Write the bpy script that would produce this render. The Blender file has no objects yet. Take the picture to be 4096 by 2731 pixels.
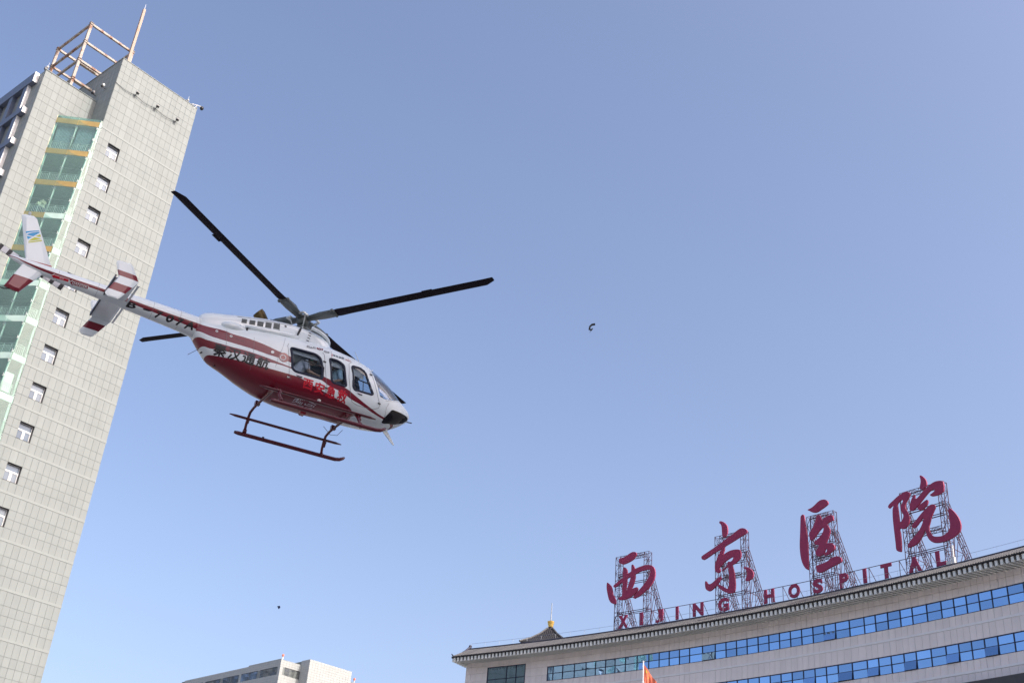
import bpy, bmesh, math, random
import numpy as np
from mathutils import Vector, Matrix
random.seed(7)
sc = bpy.context.scene
COL = sc.collection
R = math.radians

# ------------------------------------------------------------------ camera
CAM = Vector((0, 0, 1.6))
PITCH, ROLL, FPX = 0.52134, 0.08555, 4665.3
_f = Vector((0, math.cos(PITCH), math.sin(PITCH)))
_u0 = Vector((0, -math.sin(PITCH), math.cos(PITCH)))
_r = Vector((1, 0, 0)) * math.cos(ROLL) + _u0 * math.sin(ROLL)
_u = Vector((-1, 0, 0)) * math.sin(ROLL) + _u0 * math.cos(ROLL)
cam = bpy.data.cameras.new('camera')
cam.sensor_width = 36.0
cam.lens = 36.0 * FPX / 4096
cam.clip_start, cam.clip_end = 0.1, 20000
co = bpy.data.objects.new('camera', cam)
COL.objects.link(co)
m3 = Matrix((_r, _u, -_f)).transposed()
co.matrix_world = Matrix.Translation(CAM) @ m3.to_4x4()
sc.camera = co

# ------------------------------------------------------------------ sky, sun, exposure
SUN_AZ, SUN_EL = R(123.3), R(40)
world = bpy.data.worlds.new('World')
sc.world = world
world.use_nodes = True
nt = world.node_tree
bg = nt.nodes['Background']
sky = nt.nodes.new('ShaderNodeTexSky')
sky.sky_type = 'NISHITA'
sky.sun_disc = False
sky.sun_elevation, sky.sun_rotation = SUN_EL, SUN_AZ
sky.altitude, sky.air_density, sky.dust_density, sky.ozone_density = 300, 1.0, 5.5, 1.6
wb = nt.nodes.new('ShaderNodeMixRGB')          # the camera's slightly magenta white balance, even over the whole sky
wb.blend_type = 'MULTIPLY'; wb.inputs[0].default_value = 1.0; wb.inputs[2].default_value = (1.055, 0.98, 1.0, 1)
nt.links.new(sky.outputs[0], wb.inputs[1])
nt.links.new(wb.outputs[0], bg.inputs[0])
bg.inputs[1].default_value = 0.15
sun = bpy.data.lights.new('sun', 'SUN')
sun.energy, sun.angle, sun.color = 2.0, R(0.53), (1.0, 0.965, 0.91)
so = bpy.data.objects.new('sun', sun)
COL.objects.link(so)
sd = Vector((math.sin(SUN_AZ) * math.cos(SUN_EL), math.cos(SUN_AZ) * math.cos(SUN_EL), math.sin(SUN_EL)))
so.rotation_euler = sd.to_track_quat('Z', 'Y').to_euler()
so.location = (60, -60, 120)
vs = sc.view_settings
vs.view_transform = 'Standard'
vs.look = 'None'
vs.exposure = 0.86
vs.gamma = 1.0
vs.use_curve_mapping = False
try:
    sc.cycles.max_bounces = 8
    sc.cycles.transparent_max_bounces = 24
    sc.cycles.caustics_reflective = False
    sc.cycles.caustics_refractive = False
except Exception:
    pass

# ------------------------------------------------------------------ helpers
def px_of(p):
    """photograph pixel (4096 wide) and depth of a world point: only used to rank pieces by their size in view"""
    d = Vector(p) - CAM
    z = d.dot(_f)
    if z < 1: return None
    return 2048 + FPX * d.dot(_r) / z, 1365.5 - FPX * d.dot(_u) / z, z
def thing(name, label, cat, mat4=None, group=None):
    o = bpy.data.objects.new(name, None)
    o.empty_display_size = 0.3
    COL.objects.link(o)
    if mat4 is not None: o.matrix_world = mat4
    o['label'] = label; o['category'] = cat
    if group: o['group'] = group
    return o
def link(name, me, mat=None, parent=None, mat4=None, smooth=False):
    if mat is not None:
        me.materials.clear()
        for mm in (mat if isinstance(mat, (list, tuple)) else [mat]): me.materials.append(mm)
    if smooth: me.shade_smooth()
    o = bpy.data.objects.new(name, me)
    COL.objects.link(o)
    if parent is not None: o.parent = parent
    if mat4 is not None: o.matrix_local = mat4
    return o
def inst(src, mat4=None, parent=None):
    o = src.copy()
    COL.objects.link(o)
    o.parent = parent if parent is not None else src.parent
    if mat4 is not None: o.matrix_local = mat4
    return o
def tag(o, label, cat, group=None):
    o['label'] = label; o['category'] = cat
    if group: o['group'] = group
    return o
def frame4(o, x, y, z):
    m = Matrix((x, y, z)).transposed().to_4x4()
    m.translation = o
    return m
class MB:
    def __init__(s): s.v = []; s.f = []; s.m = []
    def add(s, vs_, fs_, mi=0):
        n = len(s.v); s.v += [tuple(q) for q in vs_]
        for f in fs_: s.f.append(tuple(n + i for i in f)); s.m.append(mi)
    def box(s, x0, x1, y0, y1, z0, z1, mi=0, open_back=False):
        v = [(x0,y0,z0),(x1,y0,z0),(x1,y1,z0),(x0,y1,z0),(x0,y0,z1),(x1,y0,z1),(x1,y1,z1),(x0,y1,z1)]
        f = [(0,3,2,1),(4,5,6,7),(0,1,5,4),(1,2,6,5),(3,0,4,7)]
        if not open_back: f.append((2,3,7,6))
        s.add(v, f, mi)
    def obox(s, c, ax, ay, az, hx, hy, hz, mi=0):
        c, ax, ay, az = Vector(c), Vector(ax), Vector(ay), Vector(az)
        v = [c+ax*hx*i+ay*hy*j+az*hz*k for k in (-1,1) for i,j in ((-1,-1),(1,-1),(1,1),(-1,1))]
        s.add(v, [(0,3,2,1),(4,5,6,7),(0,1,5,4),(1,2,6,5),(2,3,7,6),(3,0,4,7)], mi)
    def beam(s, a, b, w, h=None, mi=0, up=(0,0,1)):
        a, b = Vector(a), Vector(b); d = b - a; L = d.length
        if L < 1e-6: return
        d.normalize(); up = Vector(up)
        if abs(d.dot(up)) > .97: up = Vector((1,0,0)) if abs(d.x) < .9 else Vector((0,1,0))
        x = d.cross(up).normalized(); y = x.cross(d)
        s.obox((a+b)/2, x, y, d, w/2, (h or w)/2, L/2, mi)
    def tube(s, pts, r, n=8, mi=0, cap=True, flat=1.0):
        pts = [Vector(p) for p in pts]; rs = r if isinstance(r, (list, tuple)) else [r]*len(pts)
        base = len(s.v); prev = None
        for i, p in enumerate(pts):
            d = (pts[min(i+1,len(pts)-1)] - pts[max(i-1,0)]).normalized()
            up = prev if prev is not None else (Vector((0,0,1)) if abs(d.z) < .9 else Vector((1,0,0)))
            x = d.cross(up)
            if x.length < 1e-5: x = d.cross(Vector((0,1,0)))
            x.normalize(); y = x.cross(d).normalized(); prev = y
            for k in range(n):
                a = 2*math.pi*k/n
                s.v.append(tuple(p + x*math.cos(a)*rs[i] + y*math.sin(a)*rs[i]*flat))
        for i in range(len(pts)-1):
            for k in range(n):
                a, b = base+i*n+k, base+i*n+(k+1)%n
                s.f.append((a, b, b+n, a+n)); s.m.append(mi)
        if cap:
            s.f.append(tuple(base+k for k in range(n))[::-1]); s.m.append(mi)
            e = base+(len(pts)-1)*n
            s.f.append(tuple(e+k for k in range(n))); s.m.append(mi)
    def lathe(s, prof, n=16, mi=0, o=(0,0,0)):
        base = len(s.v); o = Vector(o)
        for r_, z in prof:
            for k in range(n):
                a = 2*math.pi*k/n; s.v.append((o.x+r_*math.cos(a), o.y+r_*math.sin(a), o.z+z))
        for i in range(len(prof)-1):
            for k in range(n):
                a, b = base+i*n+k, base+i*n+(k+1)%n
                s.f.append((a, b, b+n, a+n)); s.m.append(mi)
        s.f.append(tuple(base+k for k in range(n))[::-1]); s.m.append(mi)
        e = base+(len(prof)-1)*n; s.f.append(tuple(e+k for k in range(n))); s.m.append(mi)
    def prism(s, poly, off, mi=0):
        """poly: 3D points; extruded by vector off"""
        n = len(poly); p = [Vector(q) for q in poly]; off = Vector(off)
        s.add(p + [q+off for q in p], [tuple(range(n))[::-1], tuple(range(n, 2*n))] + [(i, (i+1) % n, n+(i+1) % n, n+i) for i in range(n)], mi)
    def ball(s, c, r, n=8, sx=1, sy=1, sz=1, mi=0):
        c = Vector(c); base = len(s.v); m = max(4, n//2)
        for i in range(1, m):
            t = math.pi*i/m
            for k in range(n):
                a = 2*math.pi*k/n
                s.v.append((c.x+r*sx*math.sin(t)*math.cos(a), c.y+r*sy*math.sin(t)*math.sin(a), c.z+r*sz*math.cos(t)))
        top = len(s.v); s.v.append((c.x, c.y, c.z+r*sz)); bot = top+1; s.v.append((c.x, c.y, c.z-r*sz))
        for i in range(m-2):
            for k in range(n):
                a, b = base+i*n+k, base+i*n+(k+1)%n
                s.f.append((a, a+n, b+n, b)); s.m.append(mi)
        for k in range(n):
            s.f.append((top, base+k, base+(k+1)%n)); s.m.append(mi)
            e = base+(m-2)*n; s.f.append((bot, e+(k+1)%n, e+k)); s.m.append(mi)
    def mesh(s, name='m'):
        me = bpy.data.meshes.new(name); me.from_pydata(s.v, [], s.f)
        if any(s.m): me.polygons.foreach_set('material_index', s.m)
        me.update(); return me
    def fix(s, name='m'):
        me = s.mesh(name); bm = bmesh.new(); bm.from_mesh(me); bmesh.ops.recalc_face_normals(bm, faces=bm.faces[:]); bm.to_mesh(me); bm.free(); return me
    def build(s, name, mat, parent=None, mat4=None, smooth=False, fix=True):
        return link(name, s.fix(name) if fix else s.mesh(name), mat, parent, mat4, smooth)
def evaluated(o):
    dg = bpy.context.evaluated_depsgraph_get(); dg.update()
    return bpy.data.meshes.new_from_object(o.evaluated_get(dg), depsgraph=dg)
def catmull(P, k=3):
    n = len(P); out = []
    for i in range(n):
        p0, p1, p2, p3 = P[i-1], P[i], P[(i+1) % n], P[(i+2) % n]
        for j in range(k):
            t = j/k
            out.append(tuple(.5*((2*p1[c])+(-p0[c]+p2[c])*t+(2*p0[c]-5*p1[c]+4*p2[c]-p3[c])*t*t+(-p0[c]+3*p1[c]-3*p2[c]+p3[c])*t**3) for c in (0, 1)))
    return out
def flat_curve(loops, extrude=0.0, bevel=0.0):
    """filled 2D outlines (holes by even-odd) -> mesh in the XY plane"""
    cu = bpy.data.curves.new('c', 'CURVE'); cu.dimensions = '2D'; cu.fill_mode = 'BOTH'
    cu.extrude = extrude; cu.bevel_depth = bevel; cu.bevel_resolution = 0
    for L in loops:
        sp = cu.splines.new('POLY'); sp.points.add(len(L)-1)
        for p, q in zip(sp.points, L): p.co = (q[0], q[1], 0, 1)
        sp.use_cyclic_u = True
    o = bpy.data.objects.new('c', cu); COL.objects.link(o)
    me = evaluated(o); bpy.data.objects.remove(o); bpy.data.curves.remove(cu)
    return me
def text_mesh(body, bold=0.0, extrude=0.0, shear=0.0, bevel=0.0):
    cu = bpy.data.curves.new('t', 'FONT'); cu.body = body; cu.size = 1.0; cu.offset = bold
    cu.extrude = extrude; cu.shear = shear; cu.bevel_depth = bevel; cu.resolution_u = 4
    o = bpy.data.objects.new('t', cu); COL.objects.link(o)
    me = evaluated(o); bpy.data.objects.remove(o); bpy.data.curves.remove(cu)
    return me
def fit_mesh(me, x0, x1, z0, z1):
    """scale an XY mesh into the box (x0..x1, z0..z1), still in XY"""
    c = np.array([v.co[:] for v in me.vertices]); a, b = c.min(0), c.max(0)
    for v in me.vertices:
        v.co.x = x0+(v.co.x-a[0])/(b[0]-a[0])*(x1-x0); v.co.y = z0+(v.co.y-a[1])/(b[1]-a[1])*(z1-z0)
    return me

# ------------------------------------------------------------------ materials
def nodes(name):
    m = bpy.data.materials.new(name); m.use_nodes = True
    t = m.node_tree; return m, t, t.nodes['Principled BSDF']
def N(t, typ, **kw):
    n = t.nodes.new(typ)
    for k, v in kw.items(): setattr(n, k, v)
    return n
def pmat(name, col, rough=.5, metal=0.0, var=.08, scale=3.0, bump=0.0, coat=0.0, rnd=0.0, streak=0.0, spec=None):
    """principled with a little procedural noise, per-piece variation and vertical weather streaks"""
    m, t, b = nodes(name)
    b.inputs['Roughness'].default_value = rough; b.inputs['Metallic'].default_value = metal
    if coat: b.inputs['Coat Weight'].default_value = coat; b.inputs['Coat Roughness'].default_value = .06
    if spec is not None: b.inputs['Specular IOR Level'].default_value = spec
    tc = N(t, 'ShaderNodeTexCoord'); no = N(t, 'ShaderNodeTexNoise'); no.inputs['Scale'].default_value = scale; no.inputs['Detail'].default_value = 6
    t.links.new(tc.outputs['Object'], no.inputs['Vector'])
    val = N(t, 'ShaderNodeMapRange'); val.inputs[1].default_value = .3; val.inputs[2].default_value = .7
    val.inputs[3].default_value = 1-var; val.inputs[4].default_value = 1+var
    t.links.new(no.outputs['Fac'], val.inputs[0]); fac = val.outputs[0]
    def mul(a, bb):
        q = N(t, 'ShaderNodeMath', operation='MULTIPLY'); t.links.new(a, q.inputs[0]); t.links.new(bb, q.inputs[1]); return q.outputs[0]
    if rnd:
        oi = N(t, 'ShaderNodeObjectInfo'); ge = N(t, 'ShaderNodeNewGeometry')
        ad = N(t, 'ShaderNodeMath', operation='ADD'); t.links.new(oi.outputs['Random'], ad.inputs[0]); t.links.new(ge.outputs['Random Per Island'], ad.inputs[1])
        fr = N(t, 'ShaderNodeMath', operation='FRACT'); t.links.new(ad.outputs[0], fr.inputs[0])
        mr = N(t, 'ShaderNodeMapRange'); mr.inputs[3].default_value = 1-rnd; mr.inputs[4].default_value = 1+rnd
        t.links.new(fr.outputs[0], mr.inputs[0]); fac = mul(fac, mr.outputs[0])
    if streak:
        ge = N(t, 'ShaderNodeNewGeometry'); mp = N(t, 'ShaderNodeMapping'); mp.inputs['Scale'].default_value = (1.7, 1.7, .06)
        t.links.new(ge.outputs['Position'], mp.inputs[0]); n2 = N(t, 'ShaderNodeTexNoise'); n2.inputs['Scale'].default_value = 1.0; n2.inputs['Detail'].default_value = 5
        t.links.new(mp.outputs[0], n2.inputs['Vector']); mr = N(t, 'ShaderNodeMapRange'); mr.inputs[1].default_value = .35; mr.inputs[2].default_value = .75
        mr.inputs[3].default_value = 1+streak*.3; mr.inputs[4].default_value = 1-streak
        t.links.new(n2.outputs['Fac'], mr.inputs[0]); fac = mul(fac, mr.outputs[0])
    vm = N(t, 'ShaderNodeVectorMath', operation='SCALE'); vm.inputs[0].default_value = col[:3]
    t.links.new(fac, vm.inputs['Scale']); t.links.new(vm.outputs[0], b.inputs['Base Color'])
    if bump:
        bp = N(t, 'ShaderNodeBump'); bp.inputs['Strength'].default_value = bump; bp.inputs['Distance'].default_value = .02
        t.links.new(no.outputs['Fac'], bp.inputs['Height']); t.links.new(bp.outputs[0], b.inputs['Normal'])
    return m
def mirror_glass(name, col, tint=(.5,.6,.75), mixv=.55, wave=.0, wscale=.6, rough=.02, rnd=0.0, blind=None):
    """coated window glass: reflects the sky and the city, dark room behind"""
    m, t, b = nodes(name); out = t.nodes['Material Output']
    b.inputs['Base Color'].default_value = (*col, 1); b.inputs['Roughness'].default_value = .25
    gl = N(t, 'ShaderNodeBsdfGlossy'); gl.inputs['Color'].default_value = (*tint, 1); gl.inputs['Roughness'].default_value = rough
    if rnd:
        oi = N(t, 'ShaderNodeObjectInfo'); mr = N(t, 'ShaderNodeMapRange'); mr.inputs[3].default_value = 1-rnd; mr.inputs[4].default_value = 1+rnd*.4
        t.links.new(oi.outputs['Random'], mr.inputs[0]); vm = N(t, 'ShaderNodeVectorMath', operation='SCALE'); vm.inputs[0].default_value = tint
        t.links.new(mr.outputs[0], vm.inputs['Scale']); t.links.new(vm.outputs[0], gl.inputs['Color'])
    if blind:       # some panes have a curtain or blind drawn behind them
        oi = N(t, 'ShaderNodeObjectInfo'); r2 = N(t, 'ShaderNodeMath', operation='MULTIPLY'); r2.inputs[1].default_value = 7.31; t.links.new(oi.outputs['Random'], r2.inputs[0])
        fr_ = N(t, 'ShaderNodeMath', operation='FRACT'); t.links.new(r2.outputs[0], fr_.inputs[0]); mr2 = N(t, 'ShaderNodeMapRange'); mr2.inputs[1].default_value = .45; mr2.inputs[2].default_value = 1.0
        t.links.new(fr_.outputs[0], mr2.inputs[0]); mc = N(t, 'ShaderNodeMixRGB'); mc.inputs[1].default_value = (*col, 1); mc.inputs[2].default_value = (*blind, 1)
        t.links.new(mr2.outputs[0], mc.inputs[0]); t.links.new(mc.outputs[0], b.inputs['Base Color'])
    mx = N(t, 'ShaderNodeMixShader'); mx.inputs[0].default_value = mixv
    t.links.new(b.outputs[0], mx.inputs[1]); t.links.new(gl.outputs[0], mx.inputs[2]); t.links.new(mx.outputs[0], out.inputs[0])
    if wave:
        ge = N(t, 'ShaderNodeNewGeometry'); oi = N(t, 'ShaderNodeObjectInfo')
        ad = N(t, 'ShaderNodeVectorMath', operation='ADD'); sc_ = N(t, 'ShaderNodeVectorMath', operation='SCALE'); sc_.inputs['Scale'].default_value = 40
        t.links.new(oi.outputs['Random'], sc_.inputs[0]); t.links.new(ge.outputs['Position'], ad.inputs[0]); t.links.new(sc_.outputs[0], ad.inputs[1])
        no = N(t, 'ShaderNodeTexNoise'); no.inputs['Scale'].default_value = wscale; no.inputs['Detail'].default_value = 1
        t.links.new(ad.outputs[0], no.inputs['Vector'])
        bp = N(t, 'ShaderNodeBump'); bp.inputs['Strength'].default_value = 1; bp.inputs['Distance'].default_value = wave
        t.links.new(no.outputs['Fac'], bp.inputs['Height']); t.links.new(bp.outputs[0], gl.inputs['Normal'])
    return m
def clear_glass(name, tint=(.8,.9,.9), refl=.12, dust=None, dustw=0.0):
    m, t, b = nodes(name); out = t.nodes['Material Output']; t.nodes.remove(b)
    tr = N(t, 'ShaderNodeBsdfTransparent'); tr.inputs['Color'].default_value = (*tint, 1)
    gl = N(t, 'ShaderNodeBsdfGlossy'); gl.inputs['Roughness'].default_value = .02
    lw = N(t, 'ShaderNodeLayerWeight'); lw.inputs['Blend'].default_value = .35
    mr = N(t, 'ShaderNodeMapRange'); mr.inputs[3].default_value = refl; mr.inputs[4].default_value = .9
    pw = N(t, 'ShaderNodeMath', operation='POWER'); pw.inputs[1].default_value = 2.5
    t.links.new(lw.outputs['Facing'], pw.inputs[0]); t.links.new(pw.outputs[0], mr.inputs[0])
    base = tr.outputs[0]
    if dust:
        df = N(t, 'ShaderNodeBsdfDiffuse'); df.inputs['Color'].default_value = (*dust, 1)
        m0 = N(t, 'ShaderNodeMixShader'); m0.inputs[0].default_value = dustw
        t.links.new(base, m0.inputs[1]); t.links.new(df.outputs[0], m0.inputs[2]); base = m0.outputs[0]
    mx = N(t, 'ShaderNodeMixShader'); t.links.new(mr.outputs[0], mx.inputs[0])
    t.links.new(base, mx.inputs[1]); t.links.new(gl.outputs[0], mx.inputs[2]); t.links.new(mx.outputs[0], out.inputs[0])
    return m
def rust_mat(name, col, rust, amount=.5, scale=4.0):
    m, t, b = nodes(name); b.inputs['Roughness'].default_value = .65
    ge = N(t, 'ShaderNodeNewGeometry'); no = N(t, 'ShaderNodeTexNoise'); no.inputs['Scale'].default_value = scale; no.inputs['Detail'].default_value = 8; no.inputs['Roughness'].default_value = .7
    t.links.new(ge.outputs['Position'], no.inputs['Vector'])
    mr = N(t, 'ShaderNodeMapRange'); mr.inputs[1].default_value = .62-amount*.25; mr.inputs[2].default_value = .68-amount*.15
    t.links.new(no.outputs['Fac'], mr.inputs[0]); mx = N(t, 'ShaderNodeMixRGB'); mx.inputs[1].default_value = (*col, 1); mx.inputs[2].default_value = (*rust, 1)
    t.links.new(mr.outputs[0], mx.inputs[0]); t.links.new(mx.outputs[0], b.inputs['Base Color'])
    return m
M = {}
M['tile'] = pmat('white_facade_tile', (.272,.296,.284), .55, spec=.15, var=.045, scale=.25, rnd=.035, streak=.08)
M['tile_lt'] = pmat('pale_string_course', (.288,.314,.30), .55, spec=.2, var=.03)
M['joint'] = pmat('grey_joint', (.215,.235,.225), .9)
M['conc'] = pmat('shaded_soffit_board', (.09,.09,.09), .9, var=.12)  # darkened so rafter gaps look dark: shade put into the colour
M['upvc'] = pmat('white_window_frame', (.78,.78,.76), .35, var=.02)
M['tower_pane'] = mirror_glass('tower_window_glass', (.09,.125,.17), (.26,.33,.40), .12, wave=.006, wscale=1.2, rnd=.35, blind=(.19,.22,.25))
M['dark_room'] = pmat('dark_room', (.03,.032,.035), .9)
M['bay_glass'] = clear_glass('dusty_green_glass', (.83,.94,.90), .05, (.42,.58,.52), .11)
M['ochre'] = pmat('ochre_slab_edge', (.40,.28,.10), .7, var=.16, scale=1.2)
M['aqua'] = pmat('aqua_slab_edge', (.50,.66,.58), .5, var=.08, scale=1.5)
M['cream'] = pmat('cream_wall', (.78,.74,.56), .8, var=.05)
M['teal'] = pmat('grey_green_room', (.44,.49,.45), .8, var=.15, scale=.8)
M['ceil'] = pmat('room_ceiling', (.60,.63,.57), .8, var=.06)
M['curtain'] = pmat('blue_grey_curtain', (.30,.38,.44), .8, var=.1)
M['steel'] = pmat('brushed_steel', (.62,.64,.64), .28, metal=.85)
M['fin'] = pmat('pale_green_post', (.62,.74,.68), .35)
M['navy'] = pmat('navy_cloth', (.02,.035,.10), .8)
M['clad'] = pmat('blue_grey_cladding', (.11,.135,.19), .4, var=.04, rnd=.03)  # flank frames away from the sun: their shade painted as blue-grey
M['clad_w'] = pmat('white_cladding', (.80,.79,.77), .4, var=.03)  # same frames, sunlit end faces: sunlight painted as white
M['rust'] = rust_mat('rusty_white_paint', (.40,.36,.31), (.24,.11,.06), .5, 1.3)
M['mast'] = rust_mat('peach_mast_paint', (.40,.31,.24), (.40,.24,.15), .3, .9)
M['black'] = pmat('black_plastic', (.015,.015,.017), .5)
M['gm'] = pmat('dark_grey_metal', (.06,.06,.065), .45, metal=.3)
M['lampw'] = pmat('white_lamp_housing', (.7,.7,.68), .4)
M['hpanel'] = pmat('grey_stone_panel', (.81,.765,.765), .7, spec=.25, var=.04, scale=.6, rnd=.03, streak=.06)
M['hstripe'] = pmat('pale_stripe', (.80,.80,.82), .6, var=.03)
M['hglass'] = mirror_glass('blue_coated_glass', (.03,.06,.13), (.32,.52,.80), .88, wave=.014, wscale=.55, rnd=.30)
M['hglass_teal'] = mirror_glass('teal_coated_glass', (.03,.07,.11), (.32,.46,.56), .8, wave=.012, wscale=.5, rnd=.1)
M['mull'] = pmat('dark_blue_mullion', (.012,.016,.05), .4)
M['rafter'] = pmat('pale_concrete_rafter', (.74,.76,.73), .8, var=.06, rnd=.05)
M['roof'] = pmat('dark_grey_roof_tile', (.02,.02,.025), .7, var=.2, scale=3, rnd=.12)
M['rooft'] = pmat('grey_round_tile', (.085,.085,.088), .65, var=.2, scale=3, rnd=.2)
M['ridge'] = pmat('blue_black_ridge', (.035,.035,.06), .5)
M['gold'] = pmat('gold_finial', (.75,.52,.16), .3, metal=.8)
M['sign'] = pmat('crimson_sign_face', (.30,.024,.085), .6, var=.05, scale=.8)
M['lattice'] = pmat('maroon_lattice_steel', (.07,.022,.05), .55, var=.2, scale=2)
M['farw'] = pmat('pale_far_tile', (.40,.42,.405), .6, spec=.2, var=.03, scale=.2, rnd=.03)
M['farglass'] = mirror_glass('far_window_glass', (.10,.12,.15), (.40,.47,.58), .4, wave=.02, wscale=.3, rnd=.3)
M['flag_red'] = pmat('flag_red', (.80,.20,.11), .8, var=.05); M['flag_red'].node_tree.nodes['Principled BSDF'].inputs['Subsurface Weight'].default_value = 0
M['flag_yel'] = pmat('flag_yellow', (.80,.62,.06), .7)
M['pole'] = pmat('white_flagpole', (.72,.70,.70), .35)
M['ground'] = pmat('paved_ground', (.24,.235,.225), .9, var=.25, scale=.05)
g = MB(); g.add([(-6000,-6000,0),(6000,-6000,0),(6000,6000,0),(-6000,6000,0)], [(0,1,2,3)])
go = g.build('ground', M['ground'], fix=False); go['kind'] = 'structure'
# ================================================================== white tiled tower (left)
TY = 0.83758
TOW = Matrix.Translation((-37.3083, 101.7187, -.16)) @ Matrix.Rotation(TY, 4, 'Z') @ Matrix.Scale(1.1, 4)   # x = along the front, y = into the block, z up
tower = thing('tiled_tower', 'tall white tiled tower block with a green glass stair bay, at the left edge', 'building', TOW)
COLS = [-8.80,-8.30,-7.70,-7.07,-6.43,-5.81,-5.23,-4.66,-4.08,-3.49,-2.91,-2.33,-1.75,-1.17,-.58,0.0]
FH = 3.607
WTOP = [69.0-FH*k for k in range(19)]
rows = [78.70,77.92,77.16,76.35,75.57,74.72,73.80,72.84,71.88,71.13,70.07]
for zt in WTOP: rows += [zt, zt-.744, zt-1.488, zt-2.53]
rows.append(0.0)
WIN_A0, WIN_A1, NWIN = -7.70, -6.43, 14
def in_window(c0, z1, z0):
    if not (c0 >= WIN_A0-.01 and c0 < WIN_A1-.01): return False
    return any(z1 <= zt+.01 and z0 >= zt-1.50 for zt in WTOP[:NWIN])
# core behind the cladding
core = MB()
core.box(-8.78,-.02,.36,12,0,77.4)
core.box(-8.78,-8.5,.36,12,77.4,78.62); core.box(-.3,-.02,.36,12,77.4,78.62); core.box(-8.5,-.3,11.7,12,77.4,78.62)
core.box(-8.78,WIN_A0,.014,.36,0,78.62); core.box(WIN_A1,-.02,.014,.36,0,78.62)
zz = [78.62]+[v for zt in WTOP[:NWIN] for v in (zt, zt-1.488)]+[0]
for i in range(0, len(zz), 2): core.box(WIN_A0, WIN_A1, .014, .36, zz[i+1], zz[i])
core.box(-14.22,-11.86,2.80,16,0,74.45)
core.box(-11.86,-8.78,2.80,16,70.8,74.45)
core.box(-11.86,-8.78,7.2,16,0,70.8)
core.box(-8.78,-.02,12,30,0,77.4); core.box(-14.22,-8.78,16,30,0,74.4)
core.build('wall_core', M['joint'], tower)
# tiles: front of the right block, recessed wall, side walls
unit = MB(); e = .06
unit.add([(-.5,0,-.5),(.5,0,-.5),(.5,0,.5),(-.5,0,.5),(-.5,1,-.5),(.5,1,-.5),(.5,1,.5),(-.5,1,.5)],
         [(0,1,2,3),(0,4,5,1),(1,5,6,2),(2,6,7,3),(3,7,4,0)])
GAP = .022; TH = .010
tiles = []      # (centre xyz, width, height, axis angle)
for i in range(len(COLS)-1):
    for j in range(len(rows)-1):
        c0, c1, z1, z0 = COLS[i], COLS[i+1], rows[j], rows[j+1]
        if in_window(c0, z1, z0): continue
        tiles.append((((c0+c1)/2, 0, (z0+z1)/2), c1-c0-GAP, z1-z0-GAP, 0))
rc = [-14.24,-13.66,-13.06,-12.46,-11.86]; rc2 = [-11.86,-11.27,-10.68,-10.08,-9.49,-8.83]
rrow = [74.55,73.8,72.84,71.88,71.13,70.07]+rows[11:]
for i in range(4):
    for j in range(len(rrow)-1):
        tiles.append((((rc[i]+rc[i+1])/2  , 2.788, (rrow[j]+rrow[j+1])/2), rc[i+1]-rc[i]-GAP, rrow[j]-rrow[j+1]-GAP, 0))
for i in range(5):
    for j in range(4):
        z0 = max(rrow[j+1], 70.80)
        if rrow[j]-z0 < .1: continue
        tiles.append((((rc2[i]+rc2[i+1])/2  , 2.788, (rrow[j]+z0)/2), rc2[i+1]-rc2[i]-GAP, rrow[j]-z0-GAP, 0))
sideb = [0.03,.62,1.21,1.80,2.39,2.98,3.57,4.16,4.75,5.34,5.93,6.52,7.11,7.7,8.3,8.9,9.5,10.1,10.7,11.3,12.0]
for i in range(len(sideb)-1):
    for j in range(len(rows)-1):
        if rows[j+1] < 69.9 and i > 0: break
        tiles.append(((-8.794, (sideb[i]+sideb[i+1])/2, (rows[j]+rows[j+1])/2), sideb[i+1]-sideb[i]-GAP, rows[j]-rows[j+1]-GAP, -math.pi/2))
stb = [2.80,3.32,3.83,4.4,4.95]
for i in range(len(stb)-1):
    for j in range(len(rrow)-1):
        tiles.append(((-14.234, (stb[i]+stb[i+1])/2, (rrow[j]+rrow[j+1])/2), stb[i+1]-stb[i]-GAP, rrow[j]-rrow[j+1]-GAP, -math.pi/2))
def tile_m(t):
    (x, y, z), w, h, a = t
    return Matrix.Translation((x, y, z)) @ Matrix.Rotation(a, 4, 'Z') @ Matrix.Translation((0, -TH if a == 0 else -TH, 0)) @ Matrix.Diagonal((w, TH+.02, h, 1))
def tile_rank(t):
    q = px_of(TOW @ Vector(t[0]))
    if q is None or not (-10 < q[0] < 4106 and -10 < q[1] < 2741): return 0
    return t[1]*t[2]/q[2]**2*(1 if t[3] == 0 else .3)
def split_pieces(lst, rank, n, base_mesh, mat, mat4_of, parent, name, stuff_name):
    order = sorted(range(len(lst)), key=lambda i: -rank(lst[i])); big = [i for i in order[:n] if rank(lst[i]) > 0]; bs = set(big)
    first = None
    for i in big:
        if first is None: first = link(name, base_mesh, mat, parent, mat4_of(lst[i]))
        else: inst(first, mat4_of(lst[i]))
    mb = MB(); vv = [v.co.copy() for v in base_mesh.vertices]; ff = [tuple(p.vertices) for p in base_mesh.polygons]
    for i in range(len(lst)):
        if i in bs: continue
        m = mat4_of(lst[i]); mb.add([m @ v for v in vv], ff)
    if mb.v:
        o = mb.build(stuff_name, mat, parent, fix=False); o['kind'] = 'stuff'
split_pieces(tiles, tile_rank, 300, unit.mesh('tile'), M['tile'], tile_m, tower, 'facade_tile', 'small_facade_tiles')
mb = MB()
for j in range(0, len(rows)-1):
    for i in range(30): mb.box(-.02,.012,i+.04,i+.98,rows[j+1]+.02,rows[j]-.02)
o = mb.build('rear_cladding', M['tile'], tower, fix=False); o['kind'] = 'stuff'
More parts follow.
